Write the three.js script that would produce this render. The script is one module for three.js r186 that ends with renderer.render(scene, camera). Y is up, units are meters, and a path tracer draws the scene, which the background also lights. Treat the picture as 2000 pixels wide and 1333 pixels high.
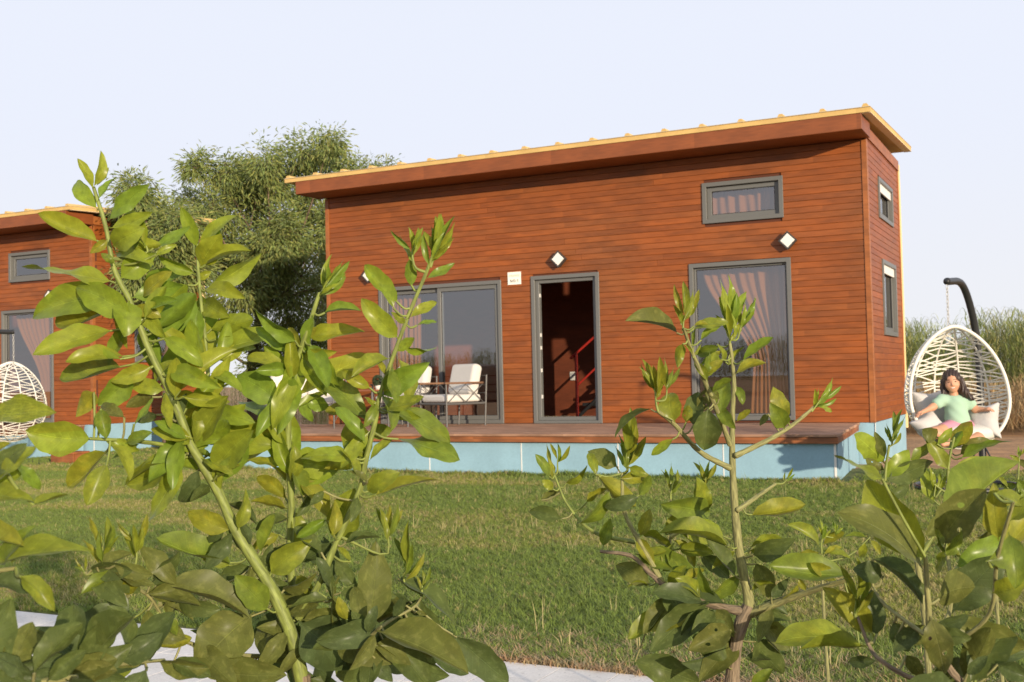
import * as THREE from 'three';
import { mergeGeometries, mergeVertices } from 'three/addons/utils/BufferGeometryUtils.js';
import { RoundedBoxGeometry } from 'three/addons/geometries/RoundedBoxGeometry.js';

// ---------------------------------------------------------------- camera, sky, sun, exposure
const V = (x, y, z) => new THREE.Vector3(x, y, z);
const scene = new THREE.Scene();
const GY = 0.497;                                   // deck level above the lawn
const CAM = V(2.245, 0.6377 + GY, 14.367), F = 2200;  // focal length in photo pixels (2000 x 1333)
const yaw = -0.46476, pitch = 0.03347, roll = -0.02276;
const fwd = V(Math.sin(yaw) * Math.cos(pitch), Math.sin(pitch), -Math.cos(yaw) * Math.cos(pitch));
const rt0 = V(Math.cos(yaw), 0, Math.sin(yaw)), up0 = rt0.clone().cross(fwd);
const rgt = rt0.clone().multiplyScalar(Math.cos(roll)).addScaledVector(up0, Math.sin(roll));
const upv = rt0.clone().multiplyScalar(-Math.sin(roll)).addScaledVector(up0, Math.cos(roll));
const camera = new THREE.PerspectiveCamera(2 * Math.atan(666.5 / F) * 180 / Math.PI, 2000 / 1333, 0.05, 2000);
camera.position.copy(CAM);
camera.quaternion.setFromRotationMatrix(new THREE.Matrix4().makeBasis(rgt, upv, fwd.clone().negate()));
camera.focus = 2.3; camera.userData.fStop = 16;

const SUN = V(0.778, 0.168, 0.617).normalize();     // direction towards the low sun
const sun = new THREE.DirectionalLight(new THREE.Color().setRGB(1.0, 0.84, 0.63), 4.6);
sun.position.copy(SUN).multiplyScalar(60).add(V(-4, 0, 4)); sun.target.position.set(-4, 0, 4);
sun.castShadow = true; sun.shadow.mapSize.set(2048, 2048); sun.shadow.radius = 1.3;
Object.assign(sun.shadow.camera, { left: -30, right: 30, top: 20, bottom: -20, near: 1, far: 140 });
scene.add(sun, sun.target);
{ // clear hazy evening sky: pale towards the horizon, bluer overhead
  const w = 64, h = 64, d = new Float32Array(w * h * 4);
  for (let j = 0; j < h; j++) {
    const el = ((j + 0.5) / h - 0.5) * Math.PI, s = Math.max(0, Math.sin(el));
    const k = Math.pow(s, 0.75), kk = Math.min(1, s / 0.2);
    const hor = [0.70, 0.705, 0.725], mid = [0.665, 0.70, 0.795], zen = [0.42, 0.47, 0.56];
    for (let i = 0; i < w; i++) for (let c = 0; c < 3; c++) {
      let v = hor[c] + (mid[c] - hor[c]) * kk; v += (zen[c] - v) * Math.max(0, (k - 0.42) / 0.58);
      d[(j * w + i) * 4 + c] = v; d[(j * w + i) * 4 + 3] = 1;
    }
  }
  const t = new THREE.DataTexture(d, w, h, THREE.RGBAFormat, THREE.FloatType);
  t.mapping = THREE.EquirectangularReflectionMapping; t.magFilter = t.minFilter = THREE.LinearFilter; t.needsUpdate = true;
  scene.background = t; scene.environment = t;
}
const renderer = new THREE.WebGLRenderer({ antialias: true });
renderer.toneMapping = THREE.LinearToneMapping; renderer.toneMappingExposure = 1.25;
renderer.shadowMap.enabled = true;

// ---------------------------------------------------------------- helpers
let seed = 7; const rnd = () => { seed = (seed + 0x6D2B79F5) | 0; let t = Math.imul(seed ^ (seed >>> 15), 1 | seed); t = (t + Math.imul(t ^ (t >>> 7), 61 | t)) ^ t; return ((t ^ (t >>> 14)) >>> 0) / 4294967296; };
const R = (a, b) => a + (b - a) * rnd();
const h2 = (i, j, s) => { let n = Math.imul(i, 374761393) + Math.imul(j, 668265263) + Math.imul(s, 974634797); n = Math.imul(n ^ (n >>> 13), 1274126177); return ((n ^ (n >>> 16)) >>> 0) / 4294967296; };
function vnoise(x, y, s = 0, px = 0, py = 0) { // value noise, period px/py when given
  const i = Math.floor(x), j = Math.floor(y), fx = x - i, fy = y - j, u = fx * fx * (3 - 2 * fx), v = fy * fy * (3 - 2 * fy);
  const m = (a, p) => p ? ((a % p) + p) % p : a;
  const a = h2(m(i, px), m(j, py), s), b = h2(m(i + 1, px), m(j, py), s), c = h2(m(i, px), m(j + 1, py), s), e = h2(m(i + 1, px), m(j + 1, py), s);
  return (a + (b - a) * u) * (1 - v) + (c + (e - c) * u) * v;
}
const fbm = (x, y, s = 0, o = 4) => { let r = 0, a = 0.5, t = 0; for (let k = 0; k < o; k++) { r += a * vnoise(x, y, s + k); t += a; a *= 0.5; x *= 2; y *= 2; } return r / t; };
function tex(w, h, fn, srgb = true) { // fn(u, v) -> value or [r, g, b] in 0..1
  const d = new Uint8Array(w * h * 4);
  for (let j = 0; j < h; j++) for (let i = 0; i < w; i++) {
    let c = fn(i / w, j / h); if (typeof c === 'number') c = [c, c, c];
    for (let k = 0; k < 3; k++) d[(j * w + i) * 4 + k] = Math.max(0, Math.min(255, c[k] * 255));
    d[(j * w + i) * 4 + 3] = 255;
  }
  const t = new THREE.DataTexture(d, w, h); t.wrapS = t.wrapT = THREE.RepeatWrapping; t.magFilter = THREE.LinearFilter; t.minFilter = THREE.LinearMipmapLinearFilter; t.generateMipmaps = true;
  if (srgb) t.colorSpace = THREE.SRGBColorSpace; t.needsUpdate = true; return t;
}
const rgb = (r, g, b) => new THREE.Color().setRGB(r, g, b);
const mat = (c, o = {}) => new THREE.MeshStandardMaterial({ color: c, roughness: 0.7, side: THREE.DoubleSide, ...o });
const phys = (c, o = {}) => new THREE.MeshPhysicalMaterial({ color: c, roughness: 0.7, side: THREE.DoubleSide, ...o });
const used = {};
function numbered(n) { const k = used[n] = (used[n] ?? -1) + 1; return k ? `${n}_${String(k).padStart(3, '0')}` : n; }
function shadows(o) { o.traverse(m => { if (m.isMesh) m.castShadow = m.receiveShadow = true; }); return o; }
function mesh(name, geo, m, parent) { const o = new THREE.Mesh(geo, m); o.name = parent ? name : numbered(name); (parent || scene).add(o); o.castShadow = o.receiveShadow = true; return o; }
function group(name, parent) { const g = new THREE.Group(); g.name = parent ? name : numbered(name); (parent || scene).add(g); return g; }
function tag(o, label, category, grp, kind) { o.userData.label = label; o.userData.category = category; if (grp) o.userData.group = grp; if (kind) o.userData.kind = kind; return o; }
function structure(o, label, category) { o.userData.kind = 'structure'; o.userData.label = label; o.userData.category = category; return o; }
const box = (x0, x1, y0, y1, z0, z1) => new THREE.BoxGeometry(x1 - x0, y1 - y0, z1 - z0).translate((x0 + x1) / 2, (y0 + y1) / 2, (z0 + z1) / 2);
const rbox = (w, h, d, r, s = 3) => new RoundedBoxGeometry(w, h, d, s, r);
const merge = gs => mergeGeometries(gs.map(g => { const q = g.index ? g.toNonIndexed() : g; for (const k of Object.keys(q.attributes)) if (!['position', 'normal', 'uv'].includes(k)) q.deleteAttribute(k); return q; }));
function boxUV(g) { // uv in metres from the dominant axis of the face
  g = g.index ? g.toNonIndexed() : g; g.computeVertexNormals(); const p = g.attributes.position, n = g.attributes.normal, uv = new Float32Array(p.count * 2);
  for (let i = 0; i < p.count; i++) { const ax = Math.abs(n.getX(i)), ay = Math.abs(n.getY(i)), az = Math.abs(n.getZ(i));
    if (az >= ax && az >= ay) { uv[2 * i] = p.getX(i); uv[2 * i + 1] = p.getY(i); } else if (ax >= ay) { uv[2 * i] = p.getZ(i); uv[2 * i + 1] = p.getY(i); } else { uv[2 * i] = p.getX(i); uv[2 * i + 1] = p.getZ(i); } }
  g.setAttribute('uv', new THREE.BufferAttribute(uv, 2)); return g;
}
function ringGeo(x0, x1, y0, y1, w, z0, z1, bev = 0.003, wb = w) { // rectangular frame
  const s = new THREE.Shape([[x0, y0], [x1, y0], [x1, y1], [x0, y1]].map(a => new THREE.Vector2(...a)));
  s.holes.push(new THREE.Path([[x0 + w, y0 + wb], [x0 + w, y1 - w], [x1 - w, y1 - w], [x1 - w, y0 + wb]].map(a => new THREE.Vector2(...a))));
  return new THREE.ExtrudeGeometry(s, { depth: z1 - z0 - 2 * bev, bevelEnabled: bev > 0, bevelSize: bev, bevelThickness: bev, bevelOffset: -bev, bevelSegments: 1 }).translate(0, 0, z0 + bev);
}
function tube(pts, r, radial = 7, seg = 0, curve = true) { // r: number or function of t, rounded ends closed
  const c = curve && pts.length > 2 ? new THREE.CatmullRomCurve3(pts, false, 'centripetal') : (() => { const q = new THREE.CurvePath(); for (let i = 1; i < pts.length; i++) q.add(new THREE.LineCurve3(pts[i - 1], pts[i])); return q; })();
  const n = seg || Math.max(1, (pts.length - 1) * 4), fr = typeof r === 'function' ? r : () => r;
  const P = [], N = [], U = [], I = []; let b = null, len = c.getLength();
  for (let i = 0; i <= n; i++) {
    const t = i / n, p = c.getPointAt(t), T = c.getTangentAt(t);
    if (!b) b = Math.abs(T.y) < 0.9 ? V(0, 1, 0) : V(1, 0, 0);
    const a = T.clone().cross(b).normalize(); b = a.clone().cross(T).normalize();
    for (let k = 0; k <= radial; k++) { const f = k / radial * Math.PI * 2, d = a.clone().multiplyScalar(Math.cos(f)).addScaledVector(b, Math.sin(f)); const q = p.clone().addScaledVector(d, fr(t)); P.push(q.x, q.y, q.z); N.push(d.x, d.y, d.z); U.push(k / radial * fr(t) * 6.28, t * len); }
  }
  for (let i = 0; i < n; i++) for (let k = 0; k < radial; k++) { const a = i * (radial + 1) + k, e = a + radial + 1; I.push(a, e, a + 1, a + 1, e, e + 1); }
  for (const e of [0, n]) { const p = c.getPointAt(e / n), T = c.getTangentAt(e / n).multiplyScalar(e ? 1 : -1), o = P.length / 3; P.push(p.x + T.x * fr(e / n) * 0.5, p.y + T.y * fr(e / n) * 0.5, p.z + T.z * fr(e / n) * 0.5); N.push(T.x, T.y, T.z); U.push(0, 0); for (let k = 0; k < radial; k++) { const a = e * (radial + 1) + k; if (e) I.push(a + 1, a, o); else I.push(a, a + 1, o); } }
  const g = new THREE.BufferGeometry(); g.setAttribute('position', new THREE.Float32BufferAttribute(P, 3)); g.setAttribute('normal', new THREE.Float32BufferAttribute(N, 3)); g.setAttribute('uv', new THREE.Float32BufferAttribute(U, 2)); g.setIndex(I); return g;
}
const bar = (a, b, r, n = 6) => tube([a, b], r, n, 1, false);
function at(px, py, d) { return CAM.clone().addScaledVector(fwd, d).addScaledVector(rgt, (px - 1000) / F * d).addScaledVector(upv, -(py - 666.5) / F * d); }
function onPlane(px, py, y) { const r = at(px, py, 1).sub(CAM); return CAM.clone().addScaledVector(r, (y - CAM.y) / r.y); }

// ---------------------------------------------------------------- materials
const grain = (fx, fy, s) => tex(512, 256, (u, v) => {
  const w = fbm(u * 3, v * 5, s, 3) * 0.6, st = vnoise(u * 9, (v + w * 0.05) * 128, s + 9, 9, 128), st2 = vnoise(u * 24, v * 60, s + 20, 24, 60), cl = fbm(u * 6, v * 6, s + 33, 3);
  return Math.min(1, 0.86 + 0.07 * (st - 0.5) * fx + 0.07 * (st2 - 0.5) + 0.26 * (cl - 0.5) * fy);
});
const grainA = grain(1, 1, 3), grainB = grain(1.5, 1.5, 51);
grainA.repeat.set(0.5, 1.2); grainB.repeat.set(0.7, 2);
const sidingMats = [[0.33, 0.089, 0.015], [0.345, 0.093, 0.015], [0.32, 0.087, 0.015], [0.33, 0.095, 0.018], [0.315, 0.09, 0.019]].map(c => mat(rgb(...c), { map: grainA, vertexColors: true, roughness: 0.52, bumpMap: grainA, bumpScale: 0.0006 }));
const trimMat = mat(rgb(0.41, 0.135, 0.035), { map: grainA, roughness: 0.5 });
const fasciaMat = mat(rgb(0.31, 0.088, 0.022), { map: grainA, roughness: 0.5 });
const wallCoreMat = mat(rgb(0.10, 0.03, 0.014), { roughness: 0.9 });
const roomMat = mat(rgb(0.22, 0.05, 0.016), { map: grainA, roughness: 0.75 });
const deckMats = [[0.50, 0.29, 0.185], [0.55, 0.32, 0.21], [0.46, 0.255, 0.16]].map(c => mat(rgb(...c), { map: grainB, roughness: 0.75 }));
const deckEdgeMat = mat(rgb(0.37, 0.125, 0.04), { map: grainB, roughness: 0.6 });
const frameMat = mat(rgb(0.135, 0.135, 0.128), { roughness: 0.42 });
const metalMat = mat(rgb(0.12, 0.115, 0.11), { roughness: 0.45, metalness: 0.2 });
const blackMat = mat(rgb(0.025, 0.025, 0.026), { roughness: 0.4 });
const stain = tex(512, 256, (u, v) => { const n = fbm(u * 8, v * 4, 80, 5), f = vnoise(u * 200, v * 120, 5); return 0.9 + 0.12 * (n - 0.5) + 0.04 * (f - 0.5); });
stain.repeat.set(0.4, 0.8);
const blueMat = mat(rgb(0.34, 0.55, 0.67), { map: stain, roughness: 0.6 });
const whitePaint = mat(rgb(0.72, 0.70, 0.66), { roughness: 0.6 });
const foamMat = mat(rgb(0.78, 0.52, 0.19), { map: stain, roughness: 0.8 });
const sheetMat = mat(rgb(0.62, 0.52, 0.36), { roughness: 0.45, metalness: 0.3 });
const glassMat = phys(rgb(0.86, 0.88, 0.87), { roughness: 0, transmission: 1, thickness: 0, ior: 2.5 });
const weave = tex(256, 256, (u, v) => 0.86 + 0.1 * Math.sin(u * 256 * 0.8) * Math.sin(v * 256 * 0.8) + 0.05 * vnoise(u * 90, v * 90, 4)); weave.repeat.set(6, 6);
const cushionMat = mat(rgb(0.80, 0.76, 0.70), { map: weave, roughness: 0.95 });
const pillowMat = mat(rgb(0.68, 0.65, 0.63), { map: weave, roughness: 0.95 });
const armWoodMat = mat(rgb(0.24, 0.12, 0.06), { map: grainB, roughness: 0.55 });
const rattanMat = mat(rgb(0.74, 0.70, 0.62), { roughness: 0.55 });
const curtainMat = phys(rgb(0.42, 0.15, 0.04), { roughness: 1, transmission: 0.45, thickness: 0 });

// ---------------------------------------------------------------- ground
const lawnTex = tex(1024, 1024, (u, v) => {
  const a = fbm(u * 9, v * 9, 100, 4), b = vnoise(u * 340, v * 340, 7), c = vnoise(u * 120, v * 120, 9), k = Math.max(0, Math.min(1, (a - 0.42) * 3 + (b - 0.5) * 0.7));
  const m = 0.75 + 0.35 * (c - 0.5) + 0.3 * (b - 0.5);
  return [(0.42 + 0.18 * k) * m, (0.45 + 0.09 * k) * m, (0.18 + 0.09 * k) * m];
}); lawnTex.repeat.set(0.2, 0.2);
const dirtTex = tex(1024, 1024, (u, v) => {
  const a = fbm(u * 10, v * 10, 140, 5), b = vnoise(u * 300, v * 300, 17), c = vnoise(u * 70, v * 70, 29), m = 0.78 + 0.3 * (a - 0.5) + 0.25 * (b - 0.5) + 0.12 * (c - 0.5);
  return [0.86 * m, 0.71 * m, 0.54 * m];
}); dirtTex.repeat.set(0.25, 0.25);
function sheet(name, x0, x1, z0, z1, n, hf, m) {
  const nx = Math.max(1, Math.round((x1 - x0) * n)), nz = Math.max(1, Math.round((z1 - z0) * n)), g = new THREE.PlaneGeometry(x1 - x0, z1 - z0, nx, nz).rotateX(-Math.PI / 2).translate((x0 + x1) / 2, 0, (z0 + z1) / 2);
  const p = g.attributes.position, uv = g.attributes.uv; for (let i = 0; i < p.count; i++) { p.setY(i, hf(p.getX(i), p.getZ(i))); uv.setXY(i, p.getX(i), p.getZ(i)); } g.computeVertexNormals();
  return mesh(name, g, m);
}
structure(sheet('ground', -450, 450, -450, 450, 0.02, () => -0.02, mat(rgb(1.0, 0.86, 0.72), { map: dirtTex, roughness: 1 })), 'bare sandy earth stretching past the lawn', 'ground');
const lawnH = (x, z) => { const e = Math.max(0, Math.min(1, (z - 2.7) * 2)) * Math.max(0, Math.min(1, (10.2 - z) * 3)); return 0.006 + 0.045 * (fbm(x * 0.9 + 40, z * 0.9 + 40, 60, 3) - 0.45) * e; };
const lawnMat = mat(rgb(0.85, 0.95, 0.75), { map: lawnTex, roughness: 1 });
structure(sheet('lawn', -26, 14, 0.9, 10.33, 3, lawnH, lawnMat), 'mown lawn with dry patches in front of the cabins', 'lawn');
structure(sheet('lawn', -26, -0.2, -3.5, 0.9, 1, () => 0.006, lawnMat), 'strip of lawn between the two cabins', 'lawn');
{ // grass blades: two kinds of tuft, spread over the lawn in view
  const tuft = (n, h, lean, w) => { const P = [], I = [];
    for (let k = 0; k < n; k++) { const a = R(0, 6.28), b = R(0, 6.28), r = R(0, 0.028), hh = h * R(0.55, 1.15), l = lean * R(0.3, 1.2) * hh, x = Math.cos(a) * r, z = Math.sin(a) * r, dx = Math.cos(b), dz = Math.sin(b), sx = -dz * w / 2, sz = dx * w / 2, o = P.length / 3;
      P.push(x - sx, 0, z - sz, x + sx, 0, z + sz, x - sx * 0.8 + dx * l * 0.35, hh * 0.6, z - sz * 0.8 + dz * l * 0.35, x + sx * 0.8 + dx * l * 0.35, hh * 0.6, z + sz * 0.8 + dz * l * 0.35, x + dx * l, hh, z + dz * l); I.push(o, o + 1, o + 2, o + 1, o + 3, o + 2, o + 2, o + 3, o + 4); }
    const g = new THREE.BufferGeometry(); g.setAttribute('position', new THREE.Float32BufferAttribute(P, 3)); g.setIndex(I); g.computeVertexNormals(); return g; };
  const gm = phys(rgb(1, 1, 1), { roughness: 0.9, transmission: 0.25, thickness: 0 });
  const put = (name, geo, spots, label) => { const im = new THREE.InstancedMesh(geo, gm, spots.length), m4 = new THREE.Matrix4(), q = new THREE.Quaternion(), c = new THREE.Color();
    spots.forEach(([x, y, z, s, col], i) => { q.setFromAxisAngle(V(0, 1, 0), i * 2.4); m4.compose(V(x, y, z), q, V(s, s * R(0.8, 1.3), s)); im.setMatrixAt(i, m4); im.setColorAt(i, c.setRGB(...col)); });
    im.name = numbered(name); im.castShadow = im.receiveShadow = true; scene.add(im); im.userData = { kind: 'stuff', label, category: 'grass' }; };
  const green = (x, z) => { const d = Math.max(0, Math.min(1, (fbm(x * 0.7 + 11, z * 1.1 + 5, 300, 4) - 0.47) * 4.5)), s = rnd() < 0.04 + 0.36 * d ? 1 : 0, v = R(0.7, 1.25);
    return s ? [0.46 * v, 0.38 * v, 0.15 * v] : [(0.19 + 0.07 * d) * v, (0.26 + 0.03 * d) * v, 0.036 * v]; };
  const sp = [], lg = [], dry = [];
  for (let i = 0; i < 190000; i++) { const z = 2.72 + 7.58 * Math.pow(rnd(), 0.8), d = 14.4 - z, x = 2.25 - 0.64 * d + R(-1, 1) * (0.6 * d + 0.5);
    if (x < -13 || x > 9) continue; sp.push([x, lawnH(x, z) - 0.004, z, R(0.6, 1.1), green(x, z)]); }
  for (let i = 0; i < 2600; i++) { const x = R(-8.4, 0.05), z = 2.62 + 0.2 * rnd() * rnd(); sp.push([x, 0, z, R(0.9, 1.9) * (0.6 + 0.8 * vnoise(x * 3, 1, 5)), green(x, z)]); }
  for (let i = 0; i < 9000; i++) { const x = R(-13.2, -8.2), z = R(-3, 2.7); sp.push([x, 0.003, z, R(0.6, 1.1), green(x, z)]); }
  for (let i = 0; i < 6000; i++) { const z = R(0.85, 2.75), x = R(0.1, 6); sp.push([x, 0, z, R(0.6, 1.1), green(x, z)]); }
  for (let i = 0; i < 1000; i++) { const z = R(3, 10.1), x = R(-8, 2.5); if (fbm(x * 0.8, z * 0.8, 500, 3) < 0.5) continue; lg.push([x, lawnH(x, z), z, R(0.7, 1.2), rnd() < 0.4 ? [0.45, 0.38, 0.17] : [0.17, 0.22, 0.05]]); }
  for (let i = 0; i < 5000; i++) { const x = R(-4, 2.4), z = 10.35 - Math.pow(rnd(), 1.6) * 0.5; if (fbm(x * 1.1 + 3, 2, 611, 2) < 0.42) continue; dry.push([x, lawnH(x, z), z, R(0.5, 1.0), [R(0.4, 0.55), R(0.29, 0.38), R(0.15, 0.2)]]); }
  put('grass', tuft(11, 0.034, 1.0, 0.0045), sp, 'short turf blades covering the lawn');
  put('grass', tuft(6, 0.12, 0.7, 0.0035), lg, 'longer seeding blades scattered over the lawn');
  put('grass', tuft(8, 0.035, 2.2, 0.005), dry, 'straw coloured cut grass along the pale path');
}
{ // path of pale slabs
  const conc = tex(512, 512, (u, v) => { const a = fbm(u * 6, v * 6, 400, 5), b = vnoise(u * 220, v * 220, 3), c = vnoise(u * 60, v * 60, 8); return [0.985, 0.98, 0.97].map(k => k * (0.92 + 0.16 * (a - 0.5) + 0.07 * (b - 0.5) - (c > 0.93 ? 0.12 : 0))); });
  conc.repeat.set(1, 1);
  const g = group('path'); structure(g, 'path of pale concrete slabs along the lawn edge', 'path');
  mesh('bedding', box(-9, 9, -0.06, 0.0095, 10.357, 11.57), mat(rgb(0.45, 0.42, 0.39), { roughness: 1 }), g);
  const ms = [0.88, 0.9, 0.86].map(v => mat(rgb(v, v * 0.955, v * 0.91), { map: conc, roughness: 0.85, bumpMap: conc, bumpScale: 0.002 }));
  for (let i = 0; i < 26; i++) for (let r = 0; r < 3; r++) { const x0 = -4.86 + i * 0.24, z0 = 10.355 + r * 0.405, b = boxUV(rbox(0.2375, 0.05, 0.4025, 0.0015, 1)), uv = b.attributes.uv, o = R(0, 9); for (let k = 0; k < uv.count; k++) uv.setX(k, uv.getX(k) + o);
    const s = mesh('slab', b, ms[(i * 3 + r * 7) % 3], g); s.position.set(x0 + 0.117, -0.013 + R(-0.0002, 0.0002), z0 + 0.2);  }
  structure(sheet('planting_bed', -9, 9, 11.58, 16, 2, (x, z) => 0.02 + 0.03 * fbm(x * 2, z * 2, 700, 3), mat(rgb(0.30, 0.25, 0.2), { map: dirtTex, roughness: 1 })), 'dark soil bed where the citrus saplings grow', 'bed');
}

// ---------------------------------------------------------------- cabin
const ROW = 0.078, NROW = 45, W0 = -8.155, DEP = 2.75, EAVE = 3.51;
function plankGeo(len, h, wx = 0, wy = 0, sd = 0, t = 0.018, c = 0.005) { // board along x, chamfered long edges, front face at z = 0; weathering runs on from board to board
  const pr = [[-t, 0], [-c, 0], [0, c * 0.8], [0, h - c * 0.8], [-c, h], [-t, h]], P = [], U = [], C = [], o = R(0, 7), ov = R(0, 5), n = Math.max(1, Math.round(len / 0.3));
  const tone = x => { const k = Math.max(-0.5, Math.min(1, (fbm((wx + x) * 1.5 + 30, wy * 0.45 + 9, 70 + sd, 4) - 0.52) * 3.2)), f = (vnoise((wx + x) * 2.2, wy * 13, 90 + sd) - 0.5) * 0.05; return [1 - 0.13 * k + f, 1 - 0.03 * k + f, 1 + 0.22 * k + f]; };
  const vert = (x, q, u) => { P.push(x, q[1], q[0]); U.push(u + o, q[1] + ov + q[0]); C.push(...tone(x)); };
  for (let k = 0; k < n; k++) { const a = len * k / n, b = len * (k + 1) / n; for (let i = 0; i + 1 < pr.length; i++) { const p = pr[i], q = pr[i + 1]; vert(a, p, a); vert(b, p, b); vert(b, q, b); vert(a, p, a); vert(b, q, b); vert(a, q, a); } }
  for (const x of [0, len]) for (let i = 1; i + 1 < pr.length; i++) { const T = [pr[0], pr[i], pr[i + 1]]; if (x === 0) T.reverse(); for (const q of T) vert(x, q, x + q[0]); }
  const g = new THREE.BufferGeometry(); g.setAttribute('position', new THREE.Float32BufferAttribute(P, 3)); g.setAttribute('uv', new THREE.Float32BufferAttribute(U, 2)); g.setAttribute('color', new THREE.Float32BufferAttribute(C, 3)); g.computeVertexNormals(); return g;
}
function clad(wall, x0, x1, top, openings) { // boards between openings, in the wall's own plane (x along, z outward)
  const n = Math.ceil(top(0.5) / ROW);
  for (let k = 0; k < n; k++) {
    const ya = k * ROW, yb = ya + ROW; let segs = [[x0, x1]];
    for (const [a, b, c, d] of openings) if (ya < d - 0.03 && yb > c + 0.03) segs = segs.flatMap(([s, e]) => b < s || a > e ? [[s, e]] : [[s, a + 0.02], [b - 0.02, e]].filter(q => q[1] - q[0] > 0.03));
    // long runs are made of boards butted end to end
    segs = segs.flatMap(([s, e]) => { if (e - s < 4.2) return [[s, e]]; const j = s + (e - s) * R(0.3, 0.7); return [[s, j - 0.0012], [j + 0.0012, e]]; });
    for (const [s, e] of segs) { const p = mesh('plank', plankGeo(e - s, Math.min(ROW - 0.0012, top(0) - ya), s, ya, x0 < 0 ? 0 : 11), sidingMats[Math.floor(rnd() * 5)], wall); p.position.set(s, ya, R(-0.0008, 0.0008)); }
  }
}
function wallCore(x0, x1, y0, y1, openings, t = 0.09) {
  const s = new THREE.Shape([[x0, y0], [x1, y0], [x1, y1], [x0, y1]].map(a => new THREE.Vector2(...a)));
  for (const [a, b, c, d] of openings) { const e = 0.025, c2 = Math.max(c + e, y0 + 0.02); s.holes.push(new THREE.Path([[a + e, c2], [a + e, d - e], [b - e, d - e], [b - e, c2]].map(q => new THREE.Vector2(...q)))); }
  return new THREE.ExtrudeGeometry(s, { depth: t, bevelEnabled: false }).translate(0, 0, -0.02 - t);
}
function windowPart(parent, name, [x0, x1, y0, y1], { sash = true, halves = 0, label } = {}) {
  const w = group(name, parent); if (label) w.userData.label = label;
  mesh('frame', ringGeo(x0, x1, y0, y1, 0.055, -0.10, 0.022), frameMat, w);
  const a = x0 + 0.056, b = x1 - 0.056, c = y0 + 0.056, d = y1 - 0.056;
  const leaf = (p, q, z, fw) => { mesh('sash', ringGeo(p, q, c, d, fw, z - 0.045, z, 0.004), frameMat, w); mesh('gasket', ringGeo(p + fw - 0.001, q - fw + 0.001, c + fw - 0.001, d - fw + 0.001, 0.008, z - 0.028, z - 0.008, 0.001), blackMat, w); mesh('pane', new THREE.PlaneGeometry(q - p - 2 * fw + 0.02, d - c - 2 * fw + 0.02).translate((p + q) / 2, (c + d) / 2, z - 0.02), glassMat, w); };
  if (halves) { const m = (a + b) / 2; leaf(a, m + 0.03, -0.055, 0.06); leaf(m - 0.03, b, -0.006, 0.06); } else leaf(a, b, -0.03, sash ? 0.06 : 0.025);
  return w;
}
const DOOR = [-4.632, -3.596, 0, 2.08], BIG = [-2.308, -0.966, 0.033, 2.10], UPW = [-2.10, -1.036, 2.617, 3.155], SLIDE = [-7.2, -5.111, 0, 2.06];
const SIDEW = [[0.86, 2.08, 2.63, 3.17], [0.98, 2.16, 1.10, 2.10]];
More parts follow.
